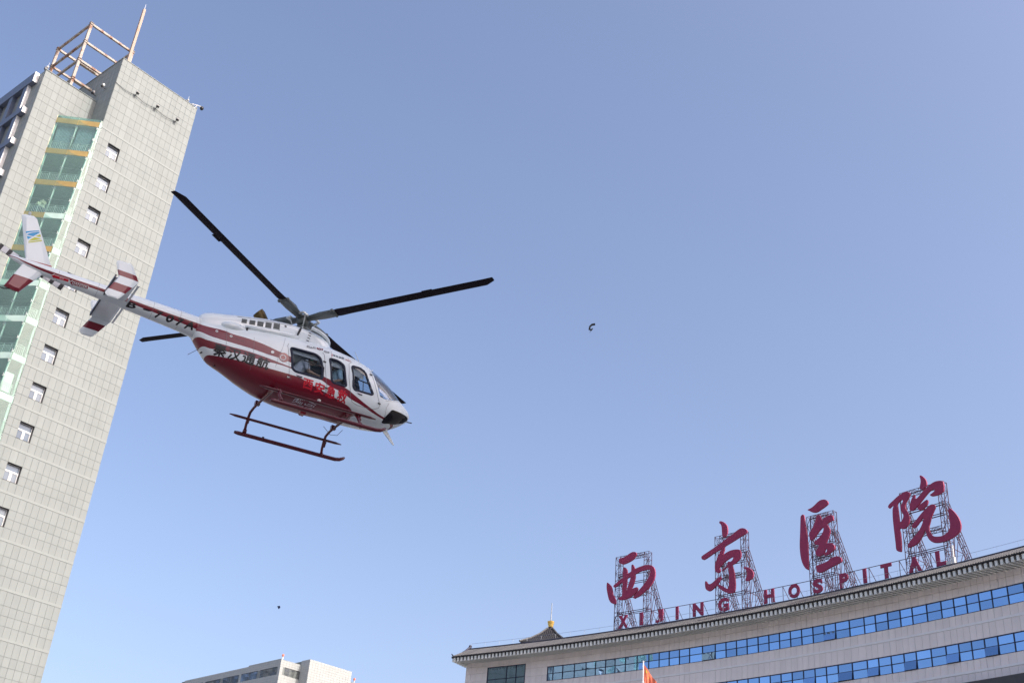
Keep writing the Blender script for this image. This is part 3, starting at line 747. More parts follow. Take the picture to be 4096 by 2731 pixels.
SIGN={
 'xi':(0.8405,["-187,841 -185,856 -172,866 -140,866 -109,873 -83,882 -57,896 -31,906 -5,912 26,908 45,895 50,876 38,858 13,828 -23,811 -65,798 -112,789 -138,791 -165,803 -181,819",
  "-254,551 -249,561 -210,584 -164,611 -130,628 -129,670 -126,715 -123,739 -121,749 -102,746 -83,726 -72,702 -69,668 -45,673 -20,684 -15,697 -15,742 -11,762 -1,764 12,751 26,722 34,707 68,715 114,723 165,729 206,726 247,714 275,695 296,663 304,624 302,585 290,547 266,507 231,469 191,438 141,408 106,387 81,377 61,374 40,366 22,375 20,386 39,405 74,435 109,465 144,495 179,534 214,572 234,604 241,639 240,656 222,670 181,675 135,671 84,661 49,649 38,644 40,613 32,578 23,544 6,507 -9,483 17,485 47,490 68,489 78,476 74,457 54,434 24,412 -17,394 -63,378 -104,373 -151,375 -172,383 -180,395 -172,405 -142,416 -134,421 -132,457 -133,501 -129,541 -136,575 -157,572 -188,554 -214,540 -237,535 -251,541",
  "-346,600 -338,604 -316,585 -288,556 -274,522 -264,485 -258,453 -236,419 -219,385 -213,358 -217,343 -238,342 -262,352 -286,368 -312,407 -329,459 -342,510 -349,556"],{1:"-70,610 -49,618 -24,623 -28,592 -42,554 -56,516 -68,478 -79,462 -81,493 -75,546 -71,581"}),
 'jing':(0.77612,["-42,1039 -39,1049 -26,1049 0,1039 29,1015 52,984 61,947 59,913 50,886 30,864 10,861 -4,874 -9,909 -11,951 -14,986 -23,1014 -36,1025",
  "-277,696 -255,709 -182,738 -102,769 -24,803 55,842 120,869 179,900 217,914 249,913 281,899 302,875 298,856 285,844 234,829 157,801 79,774 21,753 17,723 3,689 -7,662 26,676 78,692 129,696 180,690 208,678 221,647 216,603 189,569 157,550 122,537 112,530 121,492 132,446 139,389 144,328 140,273 130,242 105,231 61,237 17,256 -27,285 -58,312 -83,350 -58,348 -20,328 18,300 43,287 62,298 65,341 69,390 67,446 62,503 51,522 22,510 -10,491 -20,490 -10,505 29,526 49,545 52,566 65,578 88,572 113,583 125,603 124,618 101,619 56,602 11,580 -15,556 -48,537 -42,510 -39,493 -55,479 -81,485 -100,504 -107,539 -104,578 -89,615 -72,652 -52,682 -32,713 -15,741 -51,728 -117,706 -183,678 -242,658 -269,666 -276,679",
  "-235,393 -231,412 -218,411 -206,390 -186,374 -154,376 -115,397 -76,421 -43,431 -32,425 -41,398 -64,369 -103,337 -142,310 -174,299 -200,306 -226,332 -233,364",
  "246,478 274,481 311,466 341,441 362,410 364,382 351,352 319,333 282,329 270,339 274,360 287,385 291,417 279,447 261,467"],{}),
 'yi':(0.7136,["-106,936 -69,944 -30,960 9,985 47,1001 91,999 120,983 134,960 129,938 91,919 47,902 2,887 -35,891 -65,905 -89,923",
  "-194,874 -185,892 -165,898 -154,881 -148,834 -140,753 -131,650 -128,538 -131,428 -138,320 -148,313 -175,339 -202,394 -217,463 -222,541 -219,613 -211,690 -203,779 -198,835",
  "-100,688 -70,720 -40,764 -18,810 -9,847 6,852 31,843 42,818 49,794 57,787 83,803 115,815 151,819 175,807 182,785 177,759 147,752 106,736 119,711 135,674 136,641 117,595 90,552 88,538 119,533 154,516 173,493 174,468 154,445 117,426 80,415 56,420 61,435 86,451 89,473 76,481 66,467 52,440 21,424 -13,423 -36,442 -45,465 -33,490 -10,513 -1,536 -26,544 -47,562 -45,584 -17,597 22,622 55,659 66,690 63,712 39,701 7,675 -26,643 -59,615 -81,605 -99,615 -101,643 -105,667",
  "-46,318 -37,330 2,336 51,342 94,355 125,373 161,379 203,376 231,363 242,343 237,315 197,302 149,290 88,273 39,258 -3,253 -33,264 -45,286"],{}),
 'yuan':(0.65369,["-306,752 -289,769 -246,793 -197,820 -149,837 -119,845 -86,839 -65,820 -67,801 -87,770 -110,744 -125,715 -128,684 -117,655 -103,625 -96,586 -101,540 -122,509 -146,491 -174,490 -202,501 -210,488 -205,456 -204,398 -207,326 -214,279 -231,278 -255,291 -264,314 -264,366 -266,444 -268,524 -269,603 -266,667 -260,713 -246,739 -269,742 -294,727 -306,736",
  "59,955 70,962 91,943 112,913 122,878 116,848 94,827 71,818 50,834 48,850 57,875 64,905 64,932",
  "-82,662 -78,687 -63,731 -42,768 -20,790 -12,781 -17,761 -5,745 18,755 56,784 98,813 140,836 186,855 231,859 279,847 292,820 291,778 283,749 248,727 209,724 171,726 150,735 146,747 163,753 186,765 198,777 195,789 173,792 138,778 96,747 47,707 3,671 -33,649 -56,639 -75,649",
  "5,660 20,672 61,690 91,703 108,705 114,692 106,665 84,645 54,626 26,624 5,639",
  "-72,496 -59,511 -22,541 21,577 69,612 111,635 139,647 167,644 183,624 178,605 158,573 131,529 112,482 96,444 97,403 111,364 136,340 177,327 225,324 270,341 300,369 310,407 311,457 310,509 309,550 320,569 344,546 375,502 400,450 412,402 411,362 395,326 354,298 299,278 234,269 170,271 119,288 85,324 66,370 60,412 51,419 26,379 -6,341 -43,311 -89,299 -133,296 -142,311 -123,338 -80,374 -26,412 12,455 40,500 52,538 44,543 14,517 -23,484 -53,468 -69,475"],{0:"-206,747 -179,770 -155,777 -142,768 -150,743 -170,722 -175,697 -168,660 -154,627 -156,601 -171,573 -196,560 -203,571 -204,603 -205,662 -207,710"}),
}
# ---- four calligraphic characters on lattice towers
def dec(s): return [tuple(float(v)/100 for v in q.split(',')) for q in s.split()]
SZ = 38.80; SOFF = 1.8
names = {'xi':('first','leftmost, above the letters X I J'),'jing':('second','above the letter G'),'yi':('third','above the letter S'),'yuan':('fourth','rightmost, above the letter A')}
descr = {'xi':'red brush-written sign character 西 on a lattice frame, leftmost of the four','jing':'red brush-written sign character 京 on a lattice frame, second from left',
         'yi':'red brush-written sign character 医 on a lattice frame, third from left','yuan':'red brush-written sign character 院 on a lattice frame, rightmost of the four'}
posts = {'xi':(-2.15,1.72,8.95),'jing':(-.86,2.38,8.95),'yi':(-1.15,1.42,8.70),'yuan':(-1.57,2.45,8.55)}
FIX = {'xi':(2.30,),'jing':(),'yi':(),'yuan':()}
def lattice_col(x, y0, z0, z1, w=.6, dep=.6, step=.95):
    mb = MB(); r = .032
    cs = [(x-w/2,y0),(x+w/2,y0),(x+w/2,y0+dep),(x-w/2,y0+dep)]
    for c in cs: mb.beam((*c,z0),(*c,z1),.055)
    n = max(1, round((z1-z0)/step)); h = (z1-z0)/n
    for i in range(n+1):
        z = z0+h*i
        for a, b in zip(cs, cs[1:]+cs[:1]): mb.beam((*a,z),(*b,z),.035)
    for i in range(n):
        z = z0+h*i
        for j, (a, b) in enumerate(zip(cs, cs[1:]+cs[:1])):
            if (i+j) % 2: mb.beam((*a,z),(*b,z+h),.028)
            else: mb.beam((*b,z),(*a,z+h),.028)
    return mb
def truss(p0, p1, h, dep=.6, n=8):
    mb = MB(); p0, p1 = Vector(p0), Vector(p1)
    offs = [Vector((0,0,0)),Vector((0,dep,0)),Vector((0,dep,-h)),Vector((0,0,-h))]
    for o in offs: mb.beam(p0+o, p1+o, .045)
    for i in range(n):
        a, b = p0.lerp(p1,i/n), p0.lerp(p1,(i+1)/n)
        for j in range(4):
            o, q = offs[j], offs[(j+1) % 4]
            mb.beam(a+o, b+q, .028) if i % 2 else mb.beam(a+q, b+o, .028)
            if i: mb.beam(a+o, a+q, .025)
    return mb
for nm, (th, strokes, holes) in SIGN.items():
    m4 = HM @ hm(th, SOFF, SZ-.6)
    t = thing('sign_character', descr[nm], 'sign', m4, 'characters of the rooftop hospital sign')
    B0 = .6
    for i, s in enumerate(strokes):
        loops = [catmull(dec(s), 3)]
        if i in holes: loops.append(catmull(dec(holes[i]), 3))
        me = flat_curve(loops, .075, .012)
        for v in me.vertices: v.co = Vector((v.co.x, -v.co.z-.10, v.co.y+B0))
        me.flip_normals() if False else None
        link('stroke', me, M['sign'], t)
    xl, xr, top = posts[nm]; top += B0; dp = .6
    if nm == 'yi': wl = .45
    else: wl = .62
    lattice_col(xl, .05, -.6, top, wl, dp).build('lattice_column', M['lattice'], t)
    lattice_col(xr, .05, -.6, top, .62, dp).build('lattice_column', M['lattice'], t)
    truss((xl+wl/2,.05,top),(xr-.31,.05,top), .35, dp, 7).build('lattice_truss', M['lattice'], t)
    for f, hh in ((.335,.32),(.03,0),(.68,0),(.52,0)):
        z = B0+2.2+(top-B0-2.2)*f
        if hh: truss((xl+wl/2,.05,z),(xr-.31,.05,z), hh, dp, 7).build('lattice_truss', M['lattice'], t)
        else:
            mb = MB(); mb.beam((xl,.1,z),(xr,.1,z),.06); mb.beam((xl,.1,z-.2),(xr,.1,z-.2),.06); mb.beam((xl,.6,z),(xr,.6,z),.05); mb.build('cross_rail', M['lattice'], t)
    for x in (xl, xr):      # raking lattice struts running back down to the roof
        mb = MB(); a0, a1 = Vector((x-.2,.6,top-2.2)), Vector((x-.2,5.4,-.9)); d = Vector((.4,0,0)); u = Vector((0,.32,.25))
        for o in (Vector(), d, u, u+d): mb.beam(a0+o, a1+o, .05)
        for i in range(9):
            p, q = a0.lerp(a1,i/9), a0.lerp(a1,(i+1)/9)
            mb.beam(p, p+d, .045); mb.beam(p+u, p+u+d, .045); mb.beam(p, p+u, .04); mb.beam(p, q+d, .028); mb.beam(p+d, q+u+d, .028); mb.beam(p+u, q, .04)
        for f, z in ((.28,1.4),(.5,.9),(.72,2.6)):
            q = a0.lerp(a1, f); mb.beam(q, (x,.65,q.z-.1), .05); mb.beam(q, (x,.65,z-1.2), .045); mb.beam(q+d, (x,.65,-.6), .045)
        mb.build('raking_strut', M['lattice'], t)
    for x0, z0, x1, z1 in ((-3.2,5.0,xl,5.6),(xr,6.6,xr+1.1,6.2)):
        pass
# ---- XIJING HOSPITAL letters on a rail rack
LET = [('X',.84682,1.24),('I',.83372,.37),('J',.82113,1.01),('I',.80862,.35),('N',.79416,1.33),('G',.77705,1.30),('H',.7469,1.21),('O',.731,1.34),('S',.71613,1.11),('P',.70021,.98),('I',.68775,.38),('T',.67512,1.16),('A',.6589,1.33),('L',.64434,1.02)]
rack = thing('letter_rack', 'thin maroon rail rack along the roof ridge that carries the sign letters', 'rack', HM @ Matrix.Translation(hp(.75,1.8,38.9)))
O_ = hp(.75,1.8,38.9)
def rk(th, o, z): return hp(th,o,z)-O_
mb = MB(); ths = [.8535-.212*i/48 for i in range(49)]
for z, o in ((40.85,1.95),(39.33,1.95)): mb.tube([rk(t_, o, z) for t_ in ths], .035, 5)
mb.build('rail', M['lattice'], rack)
mb = MB()
for i in range(0, 49, 2):
    mb.beam(rk(ths[i],1.95,38.5), rk(ths[i],1.95,40.85), .05); mb.beam(rk(ths[i],1.95,40.85), rk(ths[i]-.004,3.0,38.2), .045)
mb.build('upright', M['lattice'], rack)
cnt = {}
for ch, th, w in LET:
    me = text_mesh(ch, bold=.045, extrude=.055, bevel=.008)
    fit_mesh(me, -w/2, w/2, 0, 1.44)
    for v in me.vertices: v.co = Vector((v.co.x, -v.co.z, v.co.y))
    order = {0:'first',1:'second',2:'third'}; cnt[ch] = cnt.get(ch, 0)+1
    lab = {('X',1):'red capital letter X of the roof sign, under the first character',('I',1):'red capital letter I between X and J on the roof',('J',1):'red capital letter J of the roof sign',
           ('I',2):'red capital letter I between J and N on the roof',('N',1):'red capital letter N of the roof sign',('G',1):'red capital letter G under the second sign character',
           ('H',1):'red capital letter H of the roof sign, after the gap',('O',1):'red capital letter O of the roof sign',('S',1):'red capital letter S under the third sign character',
           ('P',1):'red capital letter P of the roof sign',('I',3):'red capital letter I between P and T on the roof',('T',1):'red capital letter T of the roof sign',
           ('A',1):'red capital letter A under the rightmost sign character',('L',1):'red capital letter L, last of the roof sign letters'}[(ch, cnt[ch])]
    o = link('sign_letter', me, M['sign'], None, HM @ hm(th, 1.78, 39.36))
    tag(o, lab, 'letter', 'letters of the rooftop hospital sign')
t = thing('roof_antenna', 'small pale antenna unit on the ridge behind the letter L', 'antenna', HM @ hm(.6392, 1.6, 38.9))
mb = MB(); mb.box(-.25,.25,-.2,.2,0,.55); mb.box(.15,.55,-.15,.15,.2,.9); mb.build('cabinet', M['lampw'], t)
mb = MB(); mb.tube([(.4,0,.8),(.42,0,2.0)],.09,8); mb.build('mast', M['lampw'], t)
# ---- national flag on its pole
fl = thing('flag_on_pole', 'red flag with yellow stars drooping from a white pole before the hospital', 'flag', Matrix.Translation((12.23,90.0,0)))
mb = MB(); mb.tube([(0,0,0),(0,0,25.84)],[.09,.05],10); mb.build('pole', M['pole'], fl, smooth=True)
mb = MB(); mb.ball((0,0,25.9),.075,8); mb.build('ball', M['pole'], fl, smooth=True)
FW, FHh = 1.9, 1.27
def cloth(u, v):
    """u 0..1 along the fly, v 0..1 down the hoist -> hanging cloth"""
    x = .06+u*1.02*(1-.16*v); z = 25.66-v*FHh*(1-.10*u)-u*1.30-.18*u*u
    y = -.05-.20*math.sin(u*9+v*2.2)*u-.10*math.sin(u*17-v*5)*u*(.3+v)-.18*u
    return Vector((x*.98, y, z))
mb = MB(); NU, NV = 44, 26
for i in range(NU+1):
    for j in range(NV+1): mb.v.append(tuple(cloth(i/NU, j/NV)))
for i in range(NU):
    for j in range(NV): a = i*(NV+1)+j; mb.f.append((a, a+NV+1, a+NV+2, a+1)); mb.m.append(0)
cl = mb.build('cloth', M['flag_red'], fl, smooth=True, fix=False)
def star(cu_, cv_, rr, rot):
    pts = []
    for i in range(10):
        a = math.pi/2+rot+i*math.pi/5; q = rr if i % 2 == 0 else rr*.40
        pts.append((cu_+q*math.cos(a)/30, cv_-q*math.sin(a)/20))
    n_ = 8; mbs = MB(); c = (cu_, cv_)
    for i in range(10):
        p, q = pts[i], pts[(i+1) % 10]
        for s_ in (1,-1):
            g1 = [cloth(*c), cloth(*p), cloth(*q)]
            mm = [((c[0]+p[0])/2,(c[1]+p[1])/2), ((p[0]+q[0])/2,(p[1]+q[1])/2), ((c[0]+q[0])/2,(c[1]+q[1])/2)]
            w_ = [cloth(*x_) for x_ in mm]; allv = [v_+Vector((0,-.012*s_,0)) for v_ in g1+w_]
            mbs.add(allv, [(0,3,5),(3,1,4),(5,4,2),(3,4,5)])
    mbs.build('star', M['flag_yel'], cl, fix=False)
star(5/30, 5/20, 3, 0)
for x, y, r_ in ((10,2,.3),(12,4,.7),(12,7,0),(10,9,.4)): star(x/30, y/20, 1, r_)
# ================================================================== far pale high-rise (bottom left of centre)
SY = R(43.5)
SM = Matrix.Translation((-65.8596,383.1674,0)) @ Matrix.Rotation(SY, 4, 'Z')
far = thing('far_highrise', 'distant pale tiled high-rise with strip windows rising from the bottom edge', 'building', SM)
mb = MB(); mb.box(.05,8.2,.05,60,0,95.4); mb.box(8.0,25.5,-4.65,40,0,96.9); mb.box(25.5,36,-4.65,30,0,93.8); mb.box(.05,.9,2.3,18.5,95.4,96.0); mb.box(.6,6,-.0+.6,20,95.4,95.9); mb.build('wall_core', M['joint'], far)
ft = []
def addrow(face, a0, a1, step, zs, skip):
    n = max(1, round((a1-a0)/step))
    for i in range(n):
        x0, x1 = a0+(a1-a0)*i/n, a0+(a1-a0)*(i+1)/n
        for z1, z0 in zip(zs, zs[1:]):
            if any(x0 < s1-.05 and x1 > s0+.05 and z0 < t1-.05 and z1 > t0+.05 for s0, s1, t0, t1 in skip): continue
            ft.append((face, (x0+x1)/2, x1-x0, (z0+z1)/2, z1-z0))
zs = [95.65,94.95,94.2,93.45,92.6,91.8,91.0,90.1,89.3,88.5,87.7,86.9,86.1,85.3,84.5]
wR = [(1.8,8.2,90.95,93.45)]; wL = [(1.6+k*11.0,11.0+k*11.0,91.0,93.45) for k in range(5)]
addrow('f',0,8.0,1.15,zs,wR); addrow('l',0,58,1.15,zs,wL)
zs2 = [97.0+.1]+[96.3-.78*k for k in range(15)]
addrow('g',8.0,25.5,1.15,zs2,[(9.0,16,86.0,88.8)]); addrow('h',-4.7,0,1.15,zs2,[])
def fmat(p):
    f, c, w, z, h = p
    if f == 'f': b = Matrix.Translation((c,0,z))
    elif f == 'g': b = Matrix.Translation((c,-4.7,z))
    elif f == 'l': b = Matrix.Translation((0,c,z)) @ Matrix.Rotation(-math.pi/2,4,'Z')
    else: b = Matrix.Translation((7.95,c,z)) @ Matrix.Rotation(-math.pi/2,4,'Z')
    return b @ Matrix.Diagonal((w-.035,.08,h-.035,1))
def frank(p):
    q = px_of(SM @ fmat(p).translation)
    if q is None or not (-5 < q[0] < 4100 and -5 < q[1] < 2735): return 0
    return p[2]*p[4]/q[2]**2
split_pieces(ft, frank, 160, unit.mesh('tile'), M['farw'], fmat, far, 'facade_tile', 'small_facade_tiles')
def fwin(m4, w, h, n, mat):
    mb = MB(); mb.box(-.1,w+.1,.1,.45,-h,0); o = mb.build('window', M['dark_room'], far, m4)
    mb = MB(); mb.box(-.05,w+.05,-.04,.08,-.02,.14); mb.build('lintel', M['gm'], o)
    for i in range(n):
        mb = MB(); mb.box(w*i/n+.05,w*(i+1)/n-.05,.05,.09,-h+.05,-.05); mb.build('pane', mat, o)
for k in range(5): fwin(Matrix.Translation((0,11.0+k*11.0,93.45)) @ Matrix.Rotation(-math.pi/2,4,'Z'), 9.4, 2.45, 4, M['farglass'])
fwin(Matrix.Translation((1.8,0,93.45)), 6.2, 2.45, 3, M['farglass'])
fwin(Matrix.Translation((9.0,-4.7,88.8)), 7.0, 2.6, 4, M['farglass'])
mb = MB(); mb.box(-.03,.3,0,18.5,95.66,96.0); mb.build('parapet', M['farw'], far)
mb = MB(); mb.box(-.03,8.0,-.03,.3,95.66,95.8); mb.build('parapet', M['farw'], far)
for x, y, z, lab in ((.8,.6,95.6,'white beacon post on the roof corner of the far high-rise'),(29.0,-2,94.0,'white beacon post right of the far high-rise')):
    t = thing('roof_beacon', lab, 'beacon', SM @ Matrix.Translation((x,y,z)), 'beacon posts on the far high-rise')
    mb = MB(); mb.tube([(0,0,-4),(0,0,1.3)],.2,8); mb.build('post', M['lampw'], t)
    mb = MB(); mb.lathe([(.2,1.3),(.34,1.35),(.34,1.9),(.2,2.1)],10); mb.build('lamp', M['flag_red'], t)
# ================================================================== buildings just out of frame: one added to shade the helicopter, one shows in the hospital glass
BM = Matrix.Translation((44.9,-7.2,0)) @ Matrix.Rotation(R(90)-SUN_AZ, 4, 'Z')      # x points away along the sun's bearing
blk = thing('neighbouring_ward_tower', 'grey ward tower to the right of the viewer, out of the picture', 'building', BM)
mb = MB(); mb.box(0,13,-21,21,0,108); mb.build('wall', M['hpanel'], blk)
for k in range(27):
    mb = MB(); mb.box(-.06,0,-19.6,19.6,2.2+3.7*k,4.0+3.7*k); mb.build('window_band', M['farglass'], blk)
ap = thing('low_apartment_row', 'row of pale low apartment blocks left of the viewer, reflected in the hospital windows', 'building', Matrix.Translation((-86,58,0)) @ Matrix.Rotation(R(12), 4, 'Z'))
for i, h in enumerate((43,47,39,45,41,49,44)):
    y = -34+i*11; mb = MB(); mb.box(-12,0,y,y+9.5,0,h); mb.prism([(-12,y,h),(0,y,h),(0,y+4.7,h+2.6),(-12,y+4.7,h+2.6)],(0,4.7,0)); w_ = mb.build('wall', M['farw'] if i % 3 else M['hpanel'], ap)
    for k in range(int(h/3.2)-1):
        mb = MB(); mb.box(.0,.05,y+.8,y+4.0,3.2*k+1.0,3.2*k+2.6); mb.box(.0,.05,y+5.4,y+8.6,3.2*k+1.0,3.2*k+2.6); mb.build('window', M['dark_room'], w_)
# ================================================================== helicopter
# LOFT BEGIN  (helicopter frame: x forward, y port, z up, origin at rotor hub)
def cr(xs, ys, x):
    """monotone-ish cubic through stations"""
    xs=np.asarray(xs,float); ys=np.asarray(ys,float); x=np.asarray(x,float)
    h=np.diff(xs); d=np.diff(ys)/h
    m=np.zeros(len(xs)); m[0]=d[0]; m[-1]=d[-1]
    for i in range(1,len(xs)-1):
        if d[i-1]*d[i]<=0: m[i]=0
        else:
            w1=2*h[i]+h[i-1]; w2=h[i]+2*h[i-1]; m[i]=(w1+w2)/(w1/d[i-1]+w2/d[i])
    i=np.clip(np.searchsorted(xs,x)-1,0,len(xs)-2); t=(x-xs[i])/h[i]
    return ((2*t**3-3*t**2+1)*ys[i]+(t**3-2*t**2+t)*h[i]*m[i]+(-2*t**3+3*t**2)*ys[i+1]+(t**3-t**2)*h[i]*m[i+1])
#        x     ztop   zbot   halfw  zmid   etop ebot
POD=[(-2.62,-1.06,-1.50,.24,-1.30,2.2,2.3),
     (-2.35,-1.00,-1.78,.32,-1.40,2.2,2.6),
     (-2.10,-.96,-1.98,.39,-1.48,2.3,2.7),
     (-1.70,-.90,-2.09,.48,-1.56,2.5,2.8),
     (-1.20,-.84,-2.25,.59,-1.64,2.7,2.9),
     (-.70,-.78,-2.36,.68,-1.70,2.8,3.0),
     (-.10,-.73,-2.41,.735,-1.72,2.9,3.1),
     (.60,-.70,-2.39,.75,-1.72,2.9,3.1),
     (1.20,-.72,-2.35,.745,-1.72,2.7,3.0),
     (1.70,-.80,-2.35,.72,-1.73,2.5,2.8),
     (2.10,-.94,-2.34,.67,-1.75,2.35,2.6),
     (2.50,-1.16,-2.29,.60,-1.78,2.2,2.4),
     (2.80,-1.42,-2.18,.51,-1.80,2.1,2.3),
     (3.00,-1.55,-2.06,.41,-1.80,2.1,2.2),
     (3.15,-1.63,-1.94,.28,-1.79,2.0,2.0),
     (3.23,-1.69,-1.86,.16,-1.77,2.0,2.0),
     (3.26,-1.75,-1.79,.04,-1.77,2.0,2.0)]
COWL=[(-2.66,-1.14,-1.30,.14,-1.22,2.2,2.2),
      (-2.60,-.95,-1.30,.19,-1.16,2.6,2.2),
      (-2.50,-.83,-1.30,.23,-1.12,2.8,2.4),
      (-2.0,-.68,-1.28,.31,-1.08,2.9,2.6),
      (-1.5,-.56,-1.25,.36,-1.02,3.2,2.8),
      (-.9,-.45,-1.20,.41,-.96,3.6,3.0),
      (-.3,-.39,-1.15,.45,-.92,3.6,3.0),
      (.15,-.38,-1.15,.46,-.92,3.2,3.0),
      (.45,-.40,-1.12,.44,-.92,2.8,2.6),
      (.65,-.46,-1.05,.39,-.90,2.4,2.4),
      (.78,-.55,-1.0,.30,-.88,2.1,2.2),
      (.86,-.70,-.95,.12,-.86,2.0,2.0)]
BOOM=[(-7.02,-1.03,-1.06,.012,-1.045,2,2),
      (-6.85,-.99,-1.12,.06,-1.06,2,2),
      (-6.55,-.985,-1.19,.10,-1.09,2,2),
      (-6.10,-.985,-1.24,.125,-1.11,2,2),
      (-4.5,-.97,-1.35,.185,-1.165,2,2),
      (-3.0,-.96,-1.45,.245,-1.21,2,2),
      (-2.55,-.96,-1.50,.27,-1.24,2,2)]
def section(T, x, n):
    A=np.array(T); v=[cr(A[:,0],A[:,k],x) for k in range(1,7)]
    zt,zb,w,zm,et,eb=[float(q) for q in v]
    t=np.linspace(0,2*np.pi,n,endpoint=False)
    c,s=np.cos(t),np.sin(t)
    e=np.where(s>=0,et,eb)
    y=w*np.sign(c)*np.abs(c)**(2/e)
    z=zm+np.where(s>=0,zt-zm,zm-zb)*np.sign(s)*np.abs(s)**(2/e)
    return y,z
def side_y(T, x, z):
    """y (starboard, negative) of the loft surface at station x and height z"""
    A=np.array(T); x=np.clip(x,A[0,0],A[-1,0])
    zt,zb,w,zm,et,eb=[cr(A[:,0],A[:,k],x) for k in range(1,7)]
    up=z>=zm
    s=np.clip(np.where(up,(z-zm)/(zt-zm),(zm-z)/(zm-zb)),0,.999); e=np.where(up,et,eb)
    return -w*(1-s**e)**(1/e)
# LOFT END
HUB = Vector((-5.34720,25.72017,16.48849))
HMX = Matrix(((.86370359,-.50398622,.00374198),(.50400011,.86367978,-.00641262),(0,.00742456,.99997244))).to_4x4()
HZ = 3.05
heli = thing('helicopter', 'white and red rescue helicopter hovering with its nose to the right', 'helicopter', Matrix.Translation(HUB) @ HMX @ Matrix.Translation((0,0,-HZ)))
UP = Matrix.Translation((0,0,HZ))
def hpart(name, src, mat, parent=None, smooth=False, mat4=None):
    me = src.fix(name) if isinstance(src, MB) else src
    base = UP if parent is None else Matrix.Identity(4)
    return link(name, me, mat, parent or heli, base @ mat4 if mat4 is not None else base, smooth)
def fcurve(t, src, pts, x0=-3.2, x1=3.4, z0=-2.6, z1=-.9):
    a = N(t,'ShaderNodeMapRange'); a.inputs[1].default_value = x0; a.inputs[2].default_value = x1; t.links.new(src, a.inputs[0])
    f = N(t,'ShaderNodeFloatCurve'); t.links.new(a.outputs[0], f.inputs['Value'])
    c = f.mapping.curves[0]; P = [((x-x0)/(x1-x0), (z-z0)/(z1-z0)) for x, z in sorted(pts)]
    c.points[0].location = (0, P[0][1]); c.points[1].location = (1, P[-1][1])
    for p in P: c.points.new(*p)
    for p in c.points: p.handle_type = 'AUTO_CLAMPED'
    f.mapping.update()
    b = N(t,'ShaderNodeMapRange'); b.clamp = False; b.inputs[3].default_value = z0; b.inputs[4].default_value = z1; t.links.new(f.outputs[0], b.inputs[0])
    return b.outputs[0]
WHITE, RED = (.735,.80,.81), (.17,.003,.016)
def paint_base(name):
    m, t, b = nodes(name); b.inputs['Roughness'].default_value = .28; b.inputs['Coat Weight'].default_value = .18; b.inputs['Coat Roughness'].default_value = .05
    tc = N(t,'ShaderNodeTexCoord'); sp = N(t,'ShaderNodeSeparateXYZ'); t.links.new(tc.outputs['Object'], sp.inputs[0])
    no = N(t,'ShaderNodeTexNoise'); no.inputs['Scale'].default_value = 1.6; no.inputs['Detail'].default_value = 5; t.links.new(tc.outputs['Object'], no.inputs['Vector'])
    bp = N(t,'ShaderNodeBump'); bp.inputs['Strength'].default_value = .25; bp.inputs['Distance'].default_value = .006; t.links.new(no.outputs['Fac'], bp.inputs['Height'])
    t.links.new(bp.outputs[0], b.inputs['Normal']); t.links.new(bp.outputs[0], b.inputs['Coat Normal'])
    return m, t, b, sp, no
def finish_paint(t, b, mask, no):
    mx = N(t,'ShaderNodeMixRGB'); mx.inputs[1].default_value = (*WHITE,1); mx.inputs[2].default_value = (*RED,1); t.links.new(mask, mx.inputs[0])
    mr = N(t,'ShaderNodeMapRange'); mr.inputs[1].default_value = .3; mr.inputs[2].default_value = .7; mr.inputs[3].default_value = .95; mr.inputs[4].default_value = 1.03; t.links.new(no.outputs['Fac'], mr.inputs[0])
    vm = N(t,'ShaderNodeVectorMath', operation='SCALE'); t.links.new(mx.outputs[0], vm.inputs[0]); t.links.new(mr.outputs[0], vm.inputs['Scale']); t.links.new(vm.outputs[0], b.inputs['Base Color'])
def cmp_(t, op, a, b):
    q = N(t,'ShaderNodeMath', operation=op)
    for i, v in enumerate((a, b)):
        if isinstance(v, (int, float)): q.inputs[i].default_value = v
        else: t.links.new(v, q.inputs[i])
    return q.outputs[0]
# livery of the cabin: curves read along the side of the aircraft
U_ = [(-2.645,-1.234),(-2.346,-1.252),(-2.009,-1.261),(-1.821,-1.297),(-1.477,-1.318),(-1.071,-1.376),(-.707,-1.458),(-.362,-1.52),(.1,-1.64),(.531,-1.755),(.732,-1.785),(1.192,-1.872),(1.497,-1.983),(1.936,-2.102),(2.398,-2.162)]
L1_ = [(-2.677,-1.419),(-2.2,-1.508),(-1.701,-1.549),(-1.304,-1.579),(-.897,-1.625),(-.621,-1.641),(-.336,-1.674),(.1,-1.78),(.5,-1.95)]
U2_ = [(-2.587,-1.545),(-2.301,-1.609),(-1.838,-1.647),(-1.419,-1.664),(-1.016,-1.705),(-.6,-1.758),(-.308,-1.788),(.1,-1.80),(.5,-1.80)]
L_ = [(-2.415,-1.734),(-2.152,-1.793),(-1.803,-1.79),(-1.524,-1.78),(-1.194,-1.806),(-.862,-1.814),(-.59,-1.808),(-.302,-1.824),(.1,-1.842),(.48,-1.872),(.74,-1.953),(1.098,-1.999),(1.348,-2.075),(1.678,-2.121),(2.065,-2.18),(2.369,-2.197)]
B_ = [(-2.6,-1.86),(-2.3,-1.885),(-2.099,-1.918),(-1.732,-1.929),(-1.351,-1.949),(-.959,-1.969),(-.555,-1.975),(-.32,-1.977),(-.066,-1.98),(.16,-2.035),(.541,-2.107),(1.073,-2.184),(1.455,-2.253),(1.62,-2.40),(1.75,-2.6)]
mp, t, b, sp, no = paint_base('helicopter_paint')
X, Y, Zc = sp.outputs
below = cmp_(t,'LESS_THAN',Zc,fcurve(t,X,U_)); above = cmp_(t,'GREATER_THAN',Zc,fcurve(t,X,L_))
